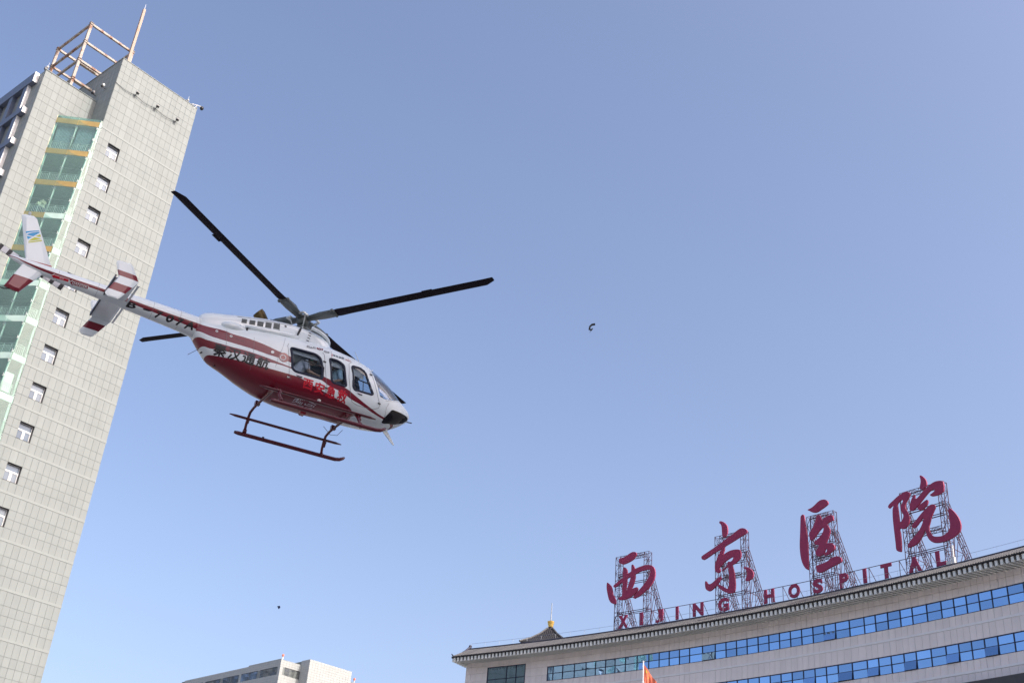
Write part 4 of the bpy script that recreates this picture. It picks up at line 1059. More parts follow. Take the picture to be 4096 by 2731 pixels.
gap = cmp_(t,'MULTIPLY', cmp_(t,'LESS_THAN',Zc,fcurve(t,X,L1_)), cmp_(t,'GREATER_THAN',Zc,fcurve(t,X,U2_)))
gap = cmp_(t,'MULTIPLY', gap, cmp_(t,'LESS_THAN',X,.25))
s1 = cmp_(t,'MULTIPLY', cmp_(t,'MULTIPLY', below, above), cmp_(t,'SUBTRACT',1.0,gap))
s2 = cmp_(t,'MULTIPLY', cmp_(t,'LESS_THAN',Zc,fcurve(t,X,B_)), cmp_(t,'LESS_THAN',X,1.62))
finish_paint(t, b, cmp_(t,'MAXIMUM',s1,s2), no)
M['hpaint'] = mp
mp, t, b, sp, no = paint_base('tail_boom_paint')
X, Y, Zc = sp.outputs
up = fcurve(t,X,[(-7.0,-1.04),(-6.6,-1.10),(-6.158,-1.135),(-4.77,-1.150),(-4.307,-1.185),(-2.703,-1.238),(-2.4,-1.245)],-7.1,-2.4,-1.6,-.9); lo = fcurve(t,X,[(-7.0,-1.06),(-6.6,-1.135),(-6.168,-1.19),(-4.829,-1.222),(-4.325,-1.262),(-2.671,-1.375),(-2.4,-1.41)],-7.1,-2.4,-1.6,-.9)
finish_paint(t, b, cmp_(t,'MULTIPLY',cmp_(t,'LESS_THAN',Zc,up),cmp_(t,'GREATER_THAN',Zc,lo)), no)
M['bpaint'] = mp
def band_paint(name, ranges):
    mp, t, b, sp, no = paint_base(name); mask = None
    for lo, hi in ranges:
        q = cmp_(t,'MULTIPLY',cmp_(t,'LESS_THAN',sp.outputs[2],hi),cmp_(t,'GREATER_THAN',sp.outputs[2],lo)); mask = q if mask is None else cmp_(t,'MAXIMUM',mask,q)
    finish_paint(t, b, mask, no); return mp
M['plate'] = band_paint('end_plate_paint', [(-1.20,-1.07),(-1.60,-1.40)])
M['finp'] = band_paint('fin_paint', [(-2.0,-1.46)])
M['hwhite'] = pmat('gloss_white_paint', WHITE, .28, coat=.8, var=.03, scale=1.5)
M['hred'] = pmat('gloss_red_paint', (.22,.004,.014), .3, coat=.8, var=.04)
M['skid'] = pmat('maroon_skid_paint', (.085,.003,.011), .35, coat=.3, var=.06)
M['hdark'] = pmat('cabin_interior', (.045,.045,.048), .8)
M['liner'] = pmat('grey_headliner', (.40,.42,.45), .8, var=.1, scale=4)
M['hglassw'] = clear_glass('cabin_window_glass', (.86,.90,.92), .022)
M['wind'] = clear_glass('windshield_glass', (.84,.88,.91), .04)
M['chin'] = pmat('dark_chin_glass', (.006,.006,.009), .12, spec=.25)
M['seal'] = pmat('navy_rubber_seal', (.016,.02,.04), .6, spec=.25)
M['seam'] = pmat('panel_gap', (.16,.17,.18), .8)
M['blade'] = pmat('dark_blade_paint', (.016,.012,.018), .75, var=.15, spec=.15)
M['hubm'] = pmat('grey_green_hub_metal', (.11,.125,.12), .4, metal=.35, var=.2, scale=9)
M['link'] = pmat('pale_link_metal', (.55,.58,.56), .35, metal=.4)
M['exh'] = pmat('bronzed_exhaust', (.10,.075,.035), .35, metal=.9, var=.3, scale=6)
M['grille'] = pmat('grey_mesh_grille', (.17,.19,.18), .6, var=.25, scale=60)
M['txtk'] = pmat('black_lettering', (.012,.012,.015), .4)
M['txtr'] = pmat('bright_red_lettering', (.55,.012,.03), .35)
M['txtw'] = pmat('white_lettering', (.72,.72,.72), .4)
M['txtg'] = pmat('grey_lettering', (.62,.60,.66), .6)
M['logo_b'] = pmat('logo_blue', (.0,.30,.62), .35)
M['logo_y'] = pmat('logo_yellow_green', (.52,.56,.02), .35)
M['lens'] = pmat('lamp_lens', (.75,.75,.72), .15, coat=.8)

def loft_mesh(T, xs, n, cap=True):
    v, f = [], []
    for x in xs:
        y, z = section(T, x, n); v += [(x, float(a), float(c)) for a, c in zip(y, z)]
    for i in range(len(xs)-1):
        for k in range(n): a, b_ = i*n+k, i*n+(k+1) % n; f.append((a, b_, b_+n, a+n))
    if cap: f.append(tuple(range(n))[::-1]); f.append(tuple((len(xs)-1)*n+k for k in range(n)))
    mb = MB(); mb.v, mb.f, mb.m = v, f, [0]*len(f); return mb
def round_poly(P, r=.05, k=5):
    out = []; n = len(P)
    for i in range(n):
        p, a, c = Vector(P[i]), Vector(P[i-1]), Vector(P[(i+1) % n])
        d0, d1 = (a-p), (c-p); q = min(r, d0.length*.45, d1.length*.45)
        s, e_ = p+d0.normalized()*q, p+d1.normalized()*q
        for j in range(k+1):
            t_ = j/k; out.append(tuple((1-t_)**2*s+2*t_*(1-t_)*p+t_*t_*e_))
    return out
W1 = [(-.423,-1.24),(.245,-1.204),(.393,-1.27),(.487,-1.538),(.533,-1.80),(.485,-1.858),(-.194,-1.884),(-.29,-1.824)]
W2 = [(.597,-1.184),(.863,-1.165),(1.035,-1.241),(1.171,-1.79),(1.136,-1.84),(.809,-1.853),(.742,-1.803)]
W3 = [(1.217,-1.166),(1.497,-1.125),(1.643,-1.20),(1.935,-1.75),(1.876,-1.80),(1.388,-1.841),(1.33,-1.774)]
WINS = [round_poly(W, .10) for W in (W1, W2, W3)]
WS = [(1.84,-1.09),(1.90,-.90),(2.0,-.4),(3.3,-.4),(2.93,-1.49),(2.70,-1.60),(2.517,-1.685),(2.253,-1.75),(2.125,-1.735)]
CH = round_poly([(2.536,-1.93),(2.76,-1.905),(3.03,-1.875),(3.215,-1.85),(3.09,-1.985),(2.79,-2.155),(2.475,-2.25),(2.392,-2.253),(2.404,-2.169)], .06)
def cutter(poly, y0, y1):
    mb = MB(); mb.prism([(x,y0,z) for x, z in poly], (0,y1-y0,0)); return mb
def tmp(mb, mat=None):
    me = mb.fix('tmp'); o = bpy.data.objects.new('tmp', me); COL.objects.link(o); return o
def shell(T, xs, n, thick):
    o = tmp(loft_mesh(T, xs, n)); o.data.materials.append(M['hpaint']); o.data.materials.append(M['hdark'])
    if thick:
        s = o.modifiers.new('s','SOLIDIFY'); s.thickness = thick; s.offset = -1; s.material_offset = 1; s.material_offset_rim = 0; s.use_even_offset = False
    return o
def boolean(o, cuts, op):
    mb = MB()
    for c in cuts: mb.add(c.v, c.f)
    k = tmp(mb); q = o.modifiers.new('b','BOOLEAN'); q.operation = op; q.object = k; q.solver = 'EXACT'
    return k
PX = sorted(set(list(np.linspace(-2.62,2.9,62))+list(np.linspace(2.9,3.26,14))))
body = shell(POD, PX, 84, .03)
cuts = [cutter(w, -1.2, -.25) for w in WINS]+[cutter(w, .25, 1.2) for w in WINS]+[cutter(WS, -1.1, 1.1)]
k_ = boolean(body, cuts, 'DIFFERENCE'); me = evaluated(body)
bpy.data.objects.remove(k_); bpy.data.objects.remove(body)
try: me.shade_smooth(); me.set_sharp_from_angle(angle=R(35))
except Exception: pass
fus = link('fuselage', me, None, heli, UP)
def patch(name, cut, T, thick, mat, scale=1.0, parent=None):
    o = shell(T, PX, 84, thick); k2 = boolean(o, [cut], 'INTERSECT'); me = evaluated(o)
    bpy.data.objects.remove(k2); bpy.data.objects.remove(o)
    me.materials.clear(); me.materials.append(mat)
    me.polygons.foreach_set('material_index', [0]*len(me.polygons)); me.shade_smooth()
    return link(name, me, None, parent or heli, UP if parent is None else Matrix.Identity(4))
seals = []
def ring(poly, w, sgn, T=POD, out=.010):
    c = Vector((sum(p[0] for p in poly)/len(poly), sum(p[1] for p in poly)/len(poly))); n = len(poly); mb = MB(); rows_ = []
    P = [Vector(p) for p in poly]
    for i, p in enumerate(P):
        d = (P[(i+1) % n]-P[i-1]).normalized(); nn = Vector((-d.y, d.x))
        if nn.dot(c-p) < 0: nn = -nn
        pts = []
        for off, o_ in ((-.012,.0),(-.006,out),(w,out*.8),(w+.004,-.035)):
            q = p+nn*off; y = float(side_y(T, q.x, q.y))-o_; pts.append((q.x, y*(1 if sgn < 0 else -1), q.y))
        rows_.append(pts)
    for r0 in rows_: mb.v += r0
    for i in range(n):
        for j in range(3): a, b_ = i*4+j, ((i+1) % n)*4+j; mb.f.append((a, b_, b_+1, a+1)); mb.m.append(0)
    return mb
for w in WINS:
    for sgn in (-1, 1):
        s_ = hpart('window_seal', ring(w, .045, sgn), M['seal'], smooth=True)
        patch('window_pane', cutter(w, -1.2, -.25) if sgn < 0 else cutter(w, .25, 1.2), POD, .006, M['hglassw'], parent=s_)
ws = patch('windshield', cutter(WS, -1.1, 1.1), POD, .008, M['wind'])
mb = MB(); pts = []
for i in range(14):
    x = 1.86+i*.08; y_, z_ = section(POD, x, 4); pts.append((x, 0, float(z_[1])-.01))
mb.tube(pts, .022, 6); hpart('centre_post', mb, M['hwhite'], ws, True)
patch('chin_window', cutter(CH, -1.2, -.02), [(a,b,c,d+.006,e,f,g_) for a,b,c,d,e,f,g_ in POD], .01, M['chin'])
patch('chin_window', cutter(CH, .02, 1.2), [(a,b,c,d+.006,e,f,g_) for a,b,c,d,e,f,g_ in POD], .01, M['chin'])
# sliding vent bars in the side windows
mb = MB(); mb.beam((-.02,-.735,-1.50),(.50,-.742,-1.52),.035,.02); mb.beam((.10,-.738,-1.50),(.14,-.742,-1.84),.012,.01); mb.beam((.50,-.742,-1.52),(.525,-.742,-1.80),.03,.02); hpart('vent_slider', mb, M['black'])
mb = MB(); mb.beam((1.42,-.70,-1.50),(1.80,-.695,-1.52),.03,.02); mb.beam((1.60,-.70,-1.51),(1.64,-.70,-1.82),.018,.012); hpart('vent_slider', mb, M['black'])
# cowling, tail boom
CX = sorted(set(list(np.linspace(-2.66,-2.4,8))+list(np.linspace(-2.4,.86,44))))
cowl = hpart('engine_cowling', loft_mesh(COWL, CX, 64), M['hwhite'], smooth=True)
BX = sorted(set(list(np.linspace(-7.02,-6.5,12))+list(np.linspace(-6.5,-2.55,30))))
boom = hpart('tail_boom', loft_mesh(BOOM, BX, 40), M['bpaint'], smooth=True)
# decals --------------------------------------------------------------
def drape(me, T, sgn=-1, off=.006, maxlen=.06):
    bm = bmesh.new(); bm.from_mesh(me); bmesh.ops.triangulate(bm, faces=bm.faces[:])
    for _ in range(4):
        es = [e_ for e_ in bm.edges if e_.calc_length() > maxlen]
        if not es: break
        bmesh.ops.subdivide_edges(bm, edges=es, cuts=1); bmesh.ops.triangulate(bm, faces=[f for f in bm.faces if len(f.verts) > 3])
    for v in bm.verts:
        x, z, ly = v.co.x, v.co.y, v.co.z; v.co = Vector((x, (float(side_y(T, x, z))-off-ly*.06)*(1 if sgn < 0 else -1), z))
    bmesh.ops.recalc_face_normals(bm, faces=bm.faces[:]); bm.to_mesh(me); bm.free(); return me
def quad_map(me, tl, tr, br, bl):
    c = np.array([v.co[:] for v in me.vertices]); a, b_ = c.min(0), c.max(0)
    for v in me.vertices:
        u = (v.co.x-a[0])/(b_[0]-a[0]); w = (v.co.y-a[1])/(b_[1]-a[1])
        x = (1-w)*((1-u)*bl[0]+u*br[0])+w*((1-u)*tl[0]+u*tr[0]); z = (1-w)*((1-u)*bl[1]+u*br[1])+w*((1-u)*tl[1]+u*tr[1])
        v.co = Vector((x, z, v.co.z))
    return me
def text_decal(name, s, corners, T, mat, bold=.02, parent=None, off=.006):
    me = text_mesh(s, 0.0)
    if bold:        # embolden with shifted copies: CJK outlines do not survive a curve offset
        bm = bmesh.new(); sh = [(0,0),(bold,0),(-bold,0),(0,bold),(0,-bold)]
        for i, (dx, dy) in enumerate(sh):
            m2 = me.copy(); m2.transform(Matrix.Translation((dx,dy,i*.01))); bm.from_mesh(m2); bpy.data.meshes.remove(m2)
        bm.to_mesh(me); bm.free()
    return hpart(name, drape(quad_map(me, *corners), T, -1, off), mat, parent or fus)
def poly_decal(name, loops, T, mat, parent=None, off=.006):
    me = flat_curve(loops); return hpart(name, drape(me, T, -1, off), mat, parent or fus)
def glyph_row(name, s, corners, T, mat, bold, gap=.12, parent=None, off=.006):
    tl, tr, br, bl = [Vector(c) for c in corners]; n = len(s)
    for i, ch in enumerate(s):
        a, b_ = (i+gap/2)/n, (i+1-gap/2)/n
        text_decal(name, ch, (tl.lerp(tr,a), tl.lerp(tr,b_), bl.lerp(br,b_), bl.lerp(br,a)), T, mat, bold, parent, off)
glyph_row('side_lettering', '秦汉通航', ((-2.19,-1.63),(-.80,-1.755),(-.83,-2.03),(-2.14,-1.915)), POD, M['txtk'], .028, .10)
glyph_row('rescue_lettering', '西安急救', ((.02,-1.955),(1.25,-1.93),(1.28,-2.225),(.05,-2.195)), POD, M['txtr'], .035, .14)
text_decal('type_lettering', 'Bell', ((.0,-1.035),(.228,-.998),(.225,-1.066),(-.008,-1.112)), POD, M['txtk'], .03)
for k in range(4):
    z = -.007-.017*k; poly_decal('lettering_stripe', [[(-.01,-1.045+z),(.235,-1.008+z),(.235,-1.013+z),(-.01,-1.050+z)]], POD, M['hwhite'], off=.009)
text_decal('type_lettering', '407', ((.245,-.985),(.44,-.965),(.447,-1.045),(.248,-1.062)), POD, pmat('dark_red_lettering',(.20,.01,.03),.4), .045)
text_decal('type_lettering', 'GXP', ((.452,-1.015),(.605,-1.0),(.61,-1.062),(.456,-1.075)), POD, M['txtk'], .02)
glyph_row('owner_lettering', '陕投集团', ((.695,-1.03),(1.02,-1.005),(1.02,-1.085),(.695,-1.105)), POD, pmat('dark_teal_lettering',(.03,.06,.10),.4), .012, .14)
text_decal('owner_lettering', 'SIGC', ((1.055,-1.03),(1.22,-1.02),(1.215,-1.075),(1.05,-1.085)), POD, pmat('faded_red_lettering',(.45,.10,.10),.4), .012)
for k in (0, 1): poly_decal('owner_mark', [[(.655+.018*k,-1.03),(.667+.018*k,-1.03),(.667+.018*k,-1.115),(.655+.018*k,-1.115)]], POD, M['txtr'] if k else M['txtg'])
poly_decal('owner_mark', [catmull([(1.13,-.99),(1.17,-.982),(1.205,-.995),(1.18,-.990),(1.15,-.995)],2)], POD, pmat('orange_mark',(.5,.25,.1),.4))
bx = [('B',-4.29,-4.08),('-',-3.926,-3.74),('7',-3.62,-3.47),('0',-3.36,-3.19),('7',-3.11,-2.965),('A',-2.89,-2.68)]
for ch, x0, x1 in bx:
    f0 = (x0+4.29)/1.61; zt = -1.243-.013*f0; zb = -1.352-.083*f0
    if ch == '-': zt, zb = -1.285-.02*f0, -1.312-.03*f0
    text_decal('registration_lettering', ch, ((x0+.02,zt),(x1+.02,zt),(x1-.01,zb),(x0-.01,zb)), BOOM, M['txtk'], .035, boom)
def arrow(x0, x1, z, h):
    return [(x0,z-.004),(x0+.07,z+h*.75),(x0+.065,z+h*.42),(x1,z+h*.42),(x1,z-h*.55),(x0+.075,z-h*.55),(x0+.085,z-h*.85)]
poly_decal('arrow_outline', [arrow(-6.05,-5.645,-1.208,.062)], BOOM, M['txtw'], boom, .004); poly_decal('danger_arrow', [arrow(-6.035,-5.657,-1.212,.048)], BOOM, M['txtr'], boom, .007)
glyph_row('danger_lettering', '危险', ((-5.86,-1.196),(-5.76,-1.196),(-5.76,-1.232),(-5.86,-1.232)), BOOM, M['txtw'], 0, .1, boom, .010)
poly_decal('arrow_outline', [arrow(-5.640,-5.205,-1.225,.070)], BOOM, M['txtw'], boom, .004); poly_decal('danger_arrow', [arrow(-5.625,-5.217,-1.229,.056)], BOOM, M['hred'], boom, .007)
text_decal('danger_lettering', 'DANGER', ((-5.565,-1.207),(-5.235,-1.212),(-5.235,-1.257),(-5.565,-1.252)), BOOM, M['txtw'], .02, boom, .010)
BELLY = "131,-261 280,-238 | 133,-274 140,-439 | 179,-260 194,-433 | 225,-259 238,-440 | 277,-252 288,-443 | 253,-443 306,-437 | 53,-213 114,-256 | 50,-285 63,-381 116,-396 | 60,-442 121,-448 | 100,-297 114,-373 | 361,-251 371,-452 | 361,-251 534,-264 | 371,-452 528,-474 | 414,-416 511,-405 | 420,-324 518,-336 | 534,-264 534,-468 | 586,-256 600,-463 | 537,-471 596,-470 | 545,-382 596,-374 | 42,-75 163,-97 | 43,-119 172,-148 | 170,-81 209,-137 | 249,-44 265,-144 | 349,-89 360,-163 | 403,-93 459,-165 | 479,-74 517,-141 | 548,-70 576,-171 | 543,-153 588,-160"
def belly_z(x, y):
    A = np.array(POD); zb, w, zm, eb = [float(cr(A[:,0],A[:,k],x)) for k in (2,3,4,6)]
    return zm-(zm-zb)*(1-min(.999,abs(y)/w)**eb)**(1/eb)
mb = MB()
for st in BELLY.split(' | '):
    P = [tuple(float(q)/1000 for q in p.split(',')) for p in st.split()]
    for (xa, ya), (xb, yb) in zip(P, P[1:]):
        d = Vector((xb-xa, yb-ya)).normalized()*.011; n_ = Vector((-d.y, d.x)); q = []
        for (x, y), s_, e_ in (((xa,ya),-1,1),((xb,yb),1,1),((xb,yb),1,-1),((xa,ya),-1,-1)):
            X_, Y_ = x+d.x*s_+n_.x*e_, y+d.y*s_+n_.y*e_; q.append((X_, Y_, belly_z(X_,Y_)-.006))
        mb.add(q, [(0,1,2,3)])
hpart('belly_lettering', mb, M['txtg'], fus)
# seams of the doors, panel joints
def seam(name, pts, T=POD, r=.0045, parent=None, sgn=-1):
    P = []
    for (xa, za), (xb, zb) in zip(pts, pts[1:]):
        for j in range(6): q = j/6; P.append((xa+(xb-xa)*q, za+(zb-za)*q))
    P.append(pts[-1])
    mb = MB(); mb.tube([(x, (float(side_y(T,x,z))-.002)*(1 if sgn < 0 else -1), z) for x, z in P], r, 5); return hpart(name, mb, M['seam'], parent or fus)
D1 = [(-.46,-1.15),(-.482,-1.24),(-.427,-1.478),(-.329,-1.961),(-.25,-2.09)]
D2 = [(.42,-1.10),(.466,-1.147),(.501,-1.34),(.558,-1.607),(.621,-1.863),(.671,-2.12),(.64,-2.18)]
D3 = [(1.24,-1.06),(1.153,-1.15),(1.188,-1.546),(1.283,-1.89),(1.323,-2.04),(1.41,-2.13),(1.565,-2.154),(1.8,-2.14),(2.021,-2.106),(2.154,-2.029),(2.152,-1.938),(2.063,-1.776),(1.791,-1.114)]
for s_ in (-1, 1):
    for D in (D1, D2, D3): seam('door_seam', D, sgn=s_)
seam('panel_seam', [(.655,-.95),(.66,-1.14)]); seam('panel_seam', [(-.55,-1.0),(-.60,-1.35),(-.66,-1.6),(-.68,-1.9)], r=.003)
seam('panel_seam', [(-.71,-.55),(-.69,-.8),(-.735,-.9),(-.75,-1.0)], COWL, .006, cowl); seam('panel_seam', [(-1.75,-.72),(-1.2,-.62),(-.4,-.52)], COWL, .004, cowl)
seam('panel_seam', [(2.42,-1.80),(2.36,-1.95),(2.40,-2.16)], r=.003); seam('panel_seam', [(-2.0,-1.35),(-1.5,-1.44)], r=.003)
for x in (-5.9,-5.0,-3.7,-3.05): 
    y_, z_ = section(BOOM, x, 24); mb = MB(); mb.tube([(x, float(q)*1.004, float(w)) for q, w in zip(y_, z_)]+[(x, float(y_[0])*1.004, float(z_[0]))], .003, 4, cap=False); hpart('boom_seam', mb, M['seam'], boom)
for P_ in ([(-1.95,-1.22),(-1.9,-1.6),(-1.86,-2.0)],[(-1.3,-1.25),(-1.26,-1.6),(-1.22,-2.1)],[(.66,-1.9),(.70,-2.15)],[(2.3,-1.78),(2.5,-1.72),(2.7,-1.63),(2.9,-1.54)]): seam('panel_seam', P_, r=.003)
def knob(name, x, z, w, h, mat, T=POD, out=.02, parent=None):
    y = float(side_y(T,x,z)); mb = MB(); mb.obox((x,y-out/2,z),(1,0,-.03),(0,1,0),(.03,0,1),w/2,out/2,h/2); return hpart(name, mb, mat, parent or fus)
knob('door_handle', -.069, -1.941, .15, .045, M['txtg']); knob('door_handle_lip', -.064, -1.966, .13, .012, M['black'], out=.026)
knob('door_handle', 1.547, -1.87, .13, .04, M['txtg']); knob('door_handle_lip', 1.555, -1.893, .12, .012, M['black'], out=.026)
for x, z in ((.49,-1.36),(.65,-2.03),(1.80,-1.22),(2.13,-1.93)): knob('door_hinge', x, z, .07, .022, M['gm'], out=.03)
# fuel port, static lamps, inspection discs
def disc(name, x, z, r, mat, T=POD, off=.008, parent=None, n=20):
    P = [(x+r*math.cos(2*math.pi*k/n), z+r*math.sin(2*math.pi*k/n)) for k in range(n)]; return poly_decal(name, [P], T, mat, parent, off)
disc('fuel_port_recess', -.53, -1.59, .125, M['hred'], off=.005); fp = disc('fuel_cap', -.552, -1.603, .083, M['txtw'], off=.010); disc('fuel_cap_centre', -.552, -1.603, .055, M['hred'], off=.014)
for k in range(12): a = 2*math.pi*k/12; disc('fuel_cap_notch', -.552+.078*math.cos(a), -1.603+.078*math.sin(a), .010, M['hred'], off=.013, n=8)
for x, z in ((-2.17,-1.33),(-1.83,-1.375)): disc('latch', x, z, .032, M['txtw']); disc('latch_slot', x, z, .014, M['gm'], off=.010)
disc('placard', -.82, -1.535, .04, M['txtw'])
for x, z in ((-.33,-2.02),(-.33,-2.06)): knob('anchor_fitting', x, z, .06, .03, M['hred'] if z > -2.05 else M['link'], out=.025)
lm = MB(); lm.ball((.604,-.52,-2.285),.055,12,1.1,.8,.9); hpart('position_lamp', lm, M['lens'], smooth=True)
# cowling details
LV_ = [(-1.632,-1.505,-.752,-.878),(-1.444,-1.302,-.725,-.855),(-1.25,-1.10,-.69,-.835),(-1.05,-.90,-.648,-.81),(-.85,-.693,-.60,-.775)]
for x0, x1, z1, z0 in LV_:
    dz = .022; g0 = poly_decal('cowl_grille', [[(x0,z1),(x1,z1+dz),(x1,z0+dz),(x0,z0)]], COWL, M['grille'], cowl, .005)
    for k in range(6):
        x = x0+(x1-x0)*(k+.5)/6; mb = MB(); mb.tube([(x, float(side_y(COWL,x,z))-.008, z) for z in (z0+.006+dz*k/6, (z0+z1)/2, z1-.006+dz*k/6)], .004, 4); hpart('grille_bar', mb, M['gm'], g0)
poly_decal('cowl_grille', [[(-1.046,-.965),(-.70,-.945),(-.777,-1.025),(-1.03,-1.045)]], COWL, M['grille'], cowl, .006)
mb = MB(); mb.ball((-1.76,-.30,-1.06),1,20,.33,.155,.125); sc0 = hpart('air_scoop', mb, M['hwhite'], cowl, True)
mb = MB(); mb.ball((-1.475,-.37,-1.06),1,14,.03,.075,.10); hpart('scoop_mouth', mb, M['black'], sc0, True)
mb = MB(); mb.tube([(-1.52,-.37,-.955),(-1.2,-.415,-.925),(-.8,-.452,-.89),(-.4,-.475,-.855),(-.2,-.47,-.835)],[.03,.06,.075,.085,.07],10,flat=1.0); hpart('cowl_shoulder', mb, M['hwhite'], cowl, True)
mb = MB(); mb.tube([(-.12,float(side_y(COWL,-.12,-.45))-.0,-.44),(-.17,float(side_y(COWL,-.17,-.58))-.003,-.56),(-.21,float(side_y(COWL,-.21,-.7))-.003,-.70),(-.24,float(side_y(COWL,-.24,-.82))-.003,-.80)],[.012,.03,.028,.01],8); hpart('inlet_gap', mb, M['black'], cowl, True)
lip = MB(); P = []
for k in range(15):
    a = math.pi*k/14; P.append((.10+.66*math.sin(a)**.8, -.47*math.cos(a), -.42-.10*math.sin(a)))
lip.tube(P, .045, 8); hpart('inlet_lip', lip, M['hwhite'], cowl, True)
mb = MB()
for k in range(4): mb.obox((.10-.012*k, float(side_y(COWL,.10,-.55-.09*k))-.005, -.55-.085*k),(1,0,-.15),(0,1,0),(.15,0,1),.035,.008,.006)
hpart('cowl_latch', mb, M['gm'], cowl)
disc('drain_oval', -.55, -.60, .03, M['gm'], COWL, .006, cowl)
ex = MB(); ex.tube([(-1.00,0,-.62),(-1.06,0,-.42),(-1.14,0,-.29),(-1.19,0,-.25)],[.17,.165,.15,.145],16,cap=False); ex.tube([(-1.19,0,-.25),(-1.14,0,-.29),(-1.06,0,-.42)],[.13,.135,.14],16,cap=False); hpart('exhaust_stack', ex, M['exh'], smooth=True)
# vertical fin
def fin_poly(name, poly, th, mat, y0=0.0, parent=None):
    c = Vector((sum(p[0] for p in poly)/len(poly), sum(p[1] for p in poly)/len(poly))); mb = MB(); n = len(poly)
    for s_ in (-1, 1):
        for x, z in poly: mb.v.append((x, y0+s_*th*.22, z))
        for x, z in poly: mb.v.append((c.x+(x-c.x)*.72, y0+s_*th*.5, c.y+(z-c.y)*.94))
    for s_ in (0, 1):
        o = s_*2*n
        for i in range(n): mb.f.append((o+i,o+(i+1)%n,o+n+(i+1)%n,o+n+i)); mb.m.append(0)
        mb.f.append(tuple(o+n+i for i in range(n))); mb.m.append(0)
    for i in range(n): mb.f.append((i,(i+1)%n,2*n+(i+1)%n,2*n+i)); mb.m.append(0)
    return hpart(name, mb, mat, parent)
fin = fin_poly('vertical_fin', [(-7.03,.065),(-6.98,.10),(-6.78,.13),(-6.70,.09),(-6.10,-.95),(-6.10,-1.01),(-6.57,-1.83),(-6.68,-1.835),(-6.90,-1.80),(-6.64,-1.03)], .11, M['finp'])
mb = MB(); mb.prism([(-6.66,-.075,-1.028),(-6.09,-.075,-.965),(-6.085,-.075,-1.005),(-6.65,-.075,-1.062)],(0,.15,0)); hpart('fin_root_strip', mb, M['hred'], fin)
def fin_decal(name, P, mat):
    mb = MB(); mb.add([(x,-.0575,z) for x, z in P],[tuple(range(len(P)))]); hpart(name, mb, mat, fin)
def lg(u, v):   # emblem square: u across, v down
    tl, tr, br, bl = Vector((-6.844,-.342)), Vector((-6.573,-.202)), Vector((-6.444,-.45)), Vector((-6.708,-.598)); return tuple((tl.lerp(tr,u)).lerp(bl.lerp(br,u),v))
for P, m_ in (([(0,.0),(.25,-.02),(.6,-.03),(.95,-.02),(1,.06),(.6,.07),(.3,.09),(0,.16)],'logo_b'),([(0,.28),(.2,.19),(.5,.13),(.8,.11),(1,.12),(.95,.2),(.45,.47),(.25,.40)],'logo_b'),([(0,.40),(.12,.43),(.38,.53),(.25,.58),(0,.70)],'logo_b'),
               ([(1,.32),(1,.56),(.85,.55),(.62,.47)],'logo_y'),([(.52,.56),(.75,.62),(1,.76),(.7,.80),(.3,.83),(.0,.85),(.2,.72)],'logo_y'),([(0,.92),(.4,.88),(.7,.86),(1,.84),(1,.95),(.5,.98),(0,1.0)],'logo_y')):
    fin_decal('fin_emblem', [lg(*p) for p in P], M[m_])
mb = MB(); mb.ball((-6.88,0,.17),.035,8,1,1,1.5); hpart('beacon', mb, M['link'], fin, True)
mb = MB(); mb.tube([(-6.72,0,-1.80),(-6.88,0,-1.86),(-7.12,0,-1.86)],.014,6); hpart('tail_stinger', mb, M['black'], fin)
# tail rotor on the port side
tr_t = MB(); tr_t.tube([(-6.47,.08,-.93),(-6.47,.42,-.93)],.05,10); trh = hpart('tail_rotor_hub', tr_t, M['hubm'], smooth=True)
d = Vector((.95,0,-.30)).normalized(); w_ = Vector((.30,0,.95))
for s_ in (1,-1):
    mb = MB(); c = Vector((-6.47,.37,-.93)); mb.obox(c+d*s_*.48, d, (0,1,0), w_, .35, .012, .075); o = hpart('tail_rotor_blade', mb, M['txtw'], trh)
    mb = MB()
    for q in (.30,.55,.78): mb.obox(c+d*s_*q, d, (0,1,0), w_, .045, .0145, .078)
    hpart('blade_band', mb, M['black'], o)
# horizontal stabiliser
mb = MB(); P = [(-4.34,-1.245),(-4.40,-1.225),(-4.60,-1.222),(-4.83,-1.24),(-4.84,-1.25),(-4.6,-1.268),(-4.40,-1.27)]
mb.prism([(x,-1.09,z) for x, z in P],(0,2.18,0)); stab = hpart('stabiliser', mb, M['hwhite'], smooth=False)
mb = MB(); mb.beam((-4.30,-1.07,-1.272),(-4.30,1.07,-1.272),.05,.008); hpart('leading_slat', mb, M['hwhite'], stab)
mb = MB(); mb.beam((-4.84,-1.07,-1.225),(-4.84,1.07,-1.225),.03,.09); hpart('gurney_strip', mb, M['gm'], stab)
PL = [(-4.915,-.90),(-4.90,-.85),(-4.86,-.835),(-4.60,-.82),(-4.54,-.86),(-4.335,-1.20),(-4.335,-1.235),(-4.63,-1.74),(-4.68,-1.785),(-4.90,-1.785),(-4.96,-1.74),(-4.965,-1.69),(-4.775,-1.24)]
for s_ in (-1, 1): fin_poly('end_plate', PL, .04, M['plate'], s_*1.10, stab)
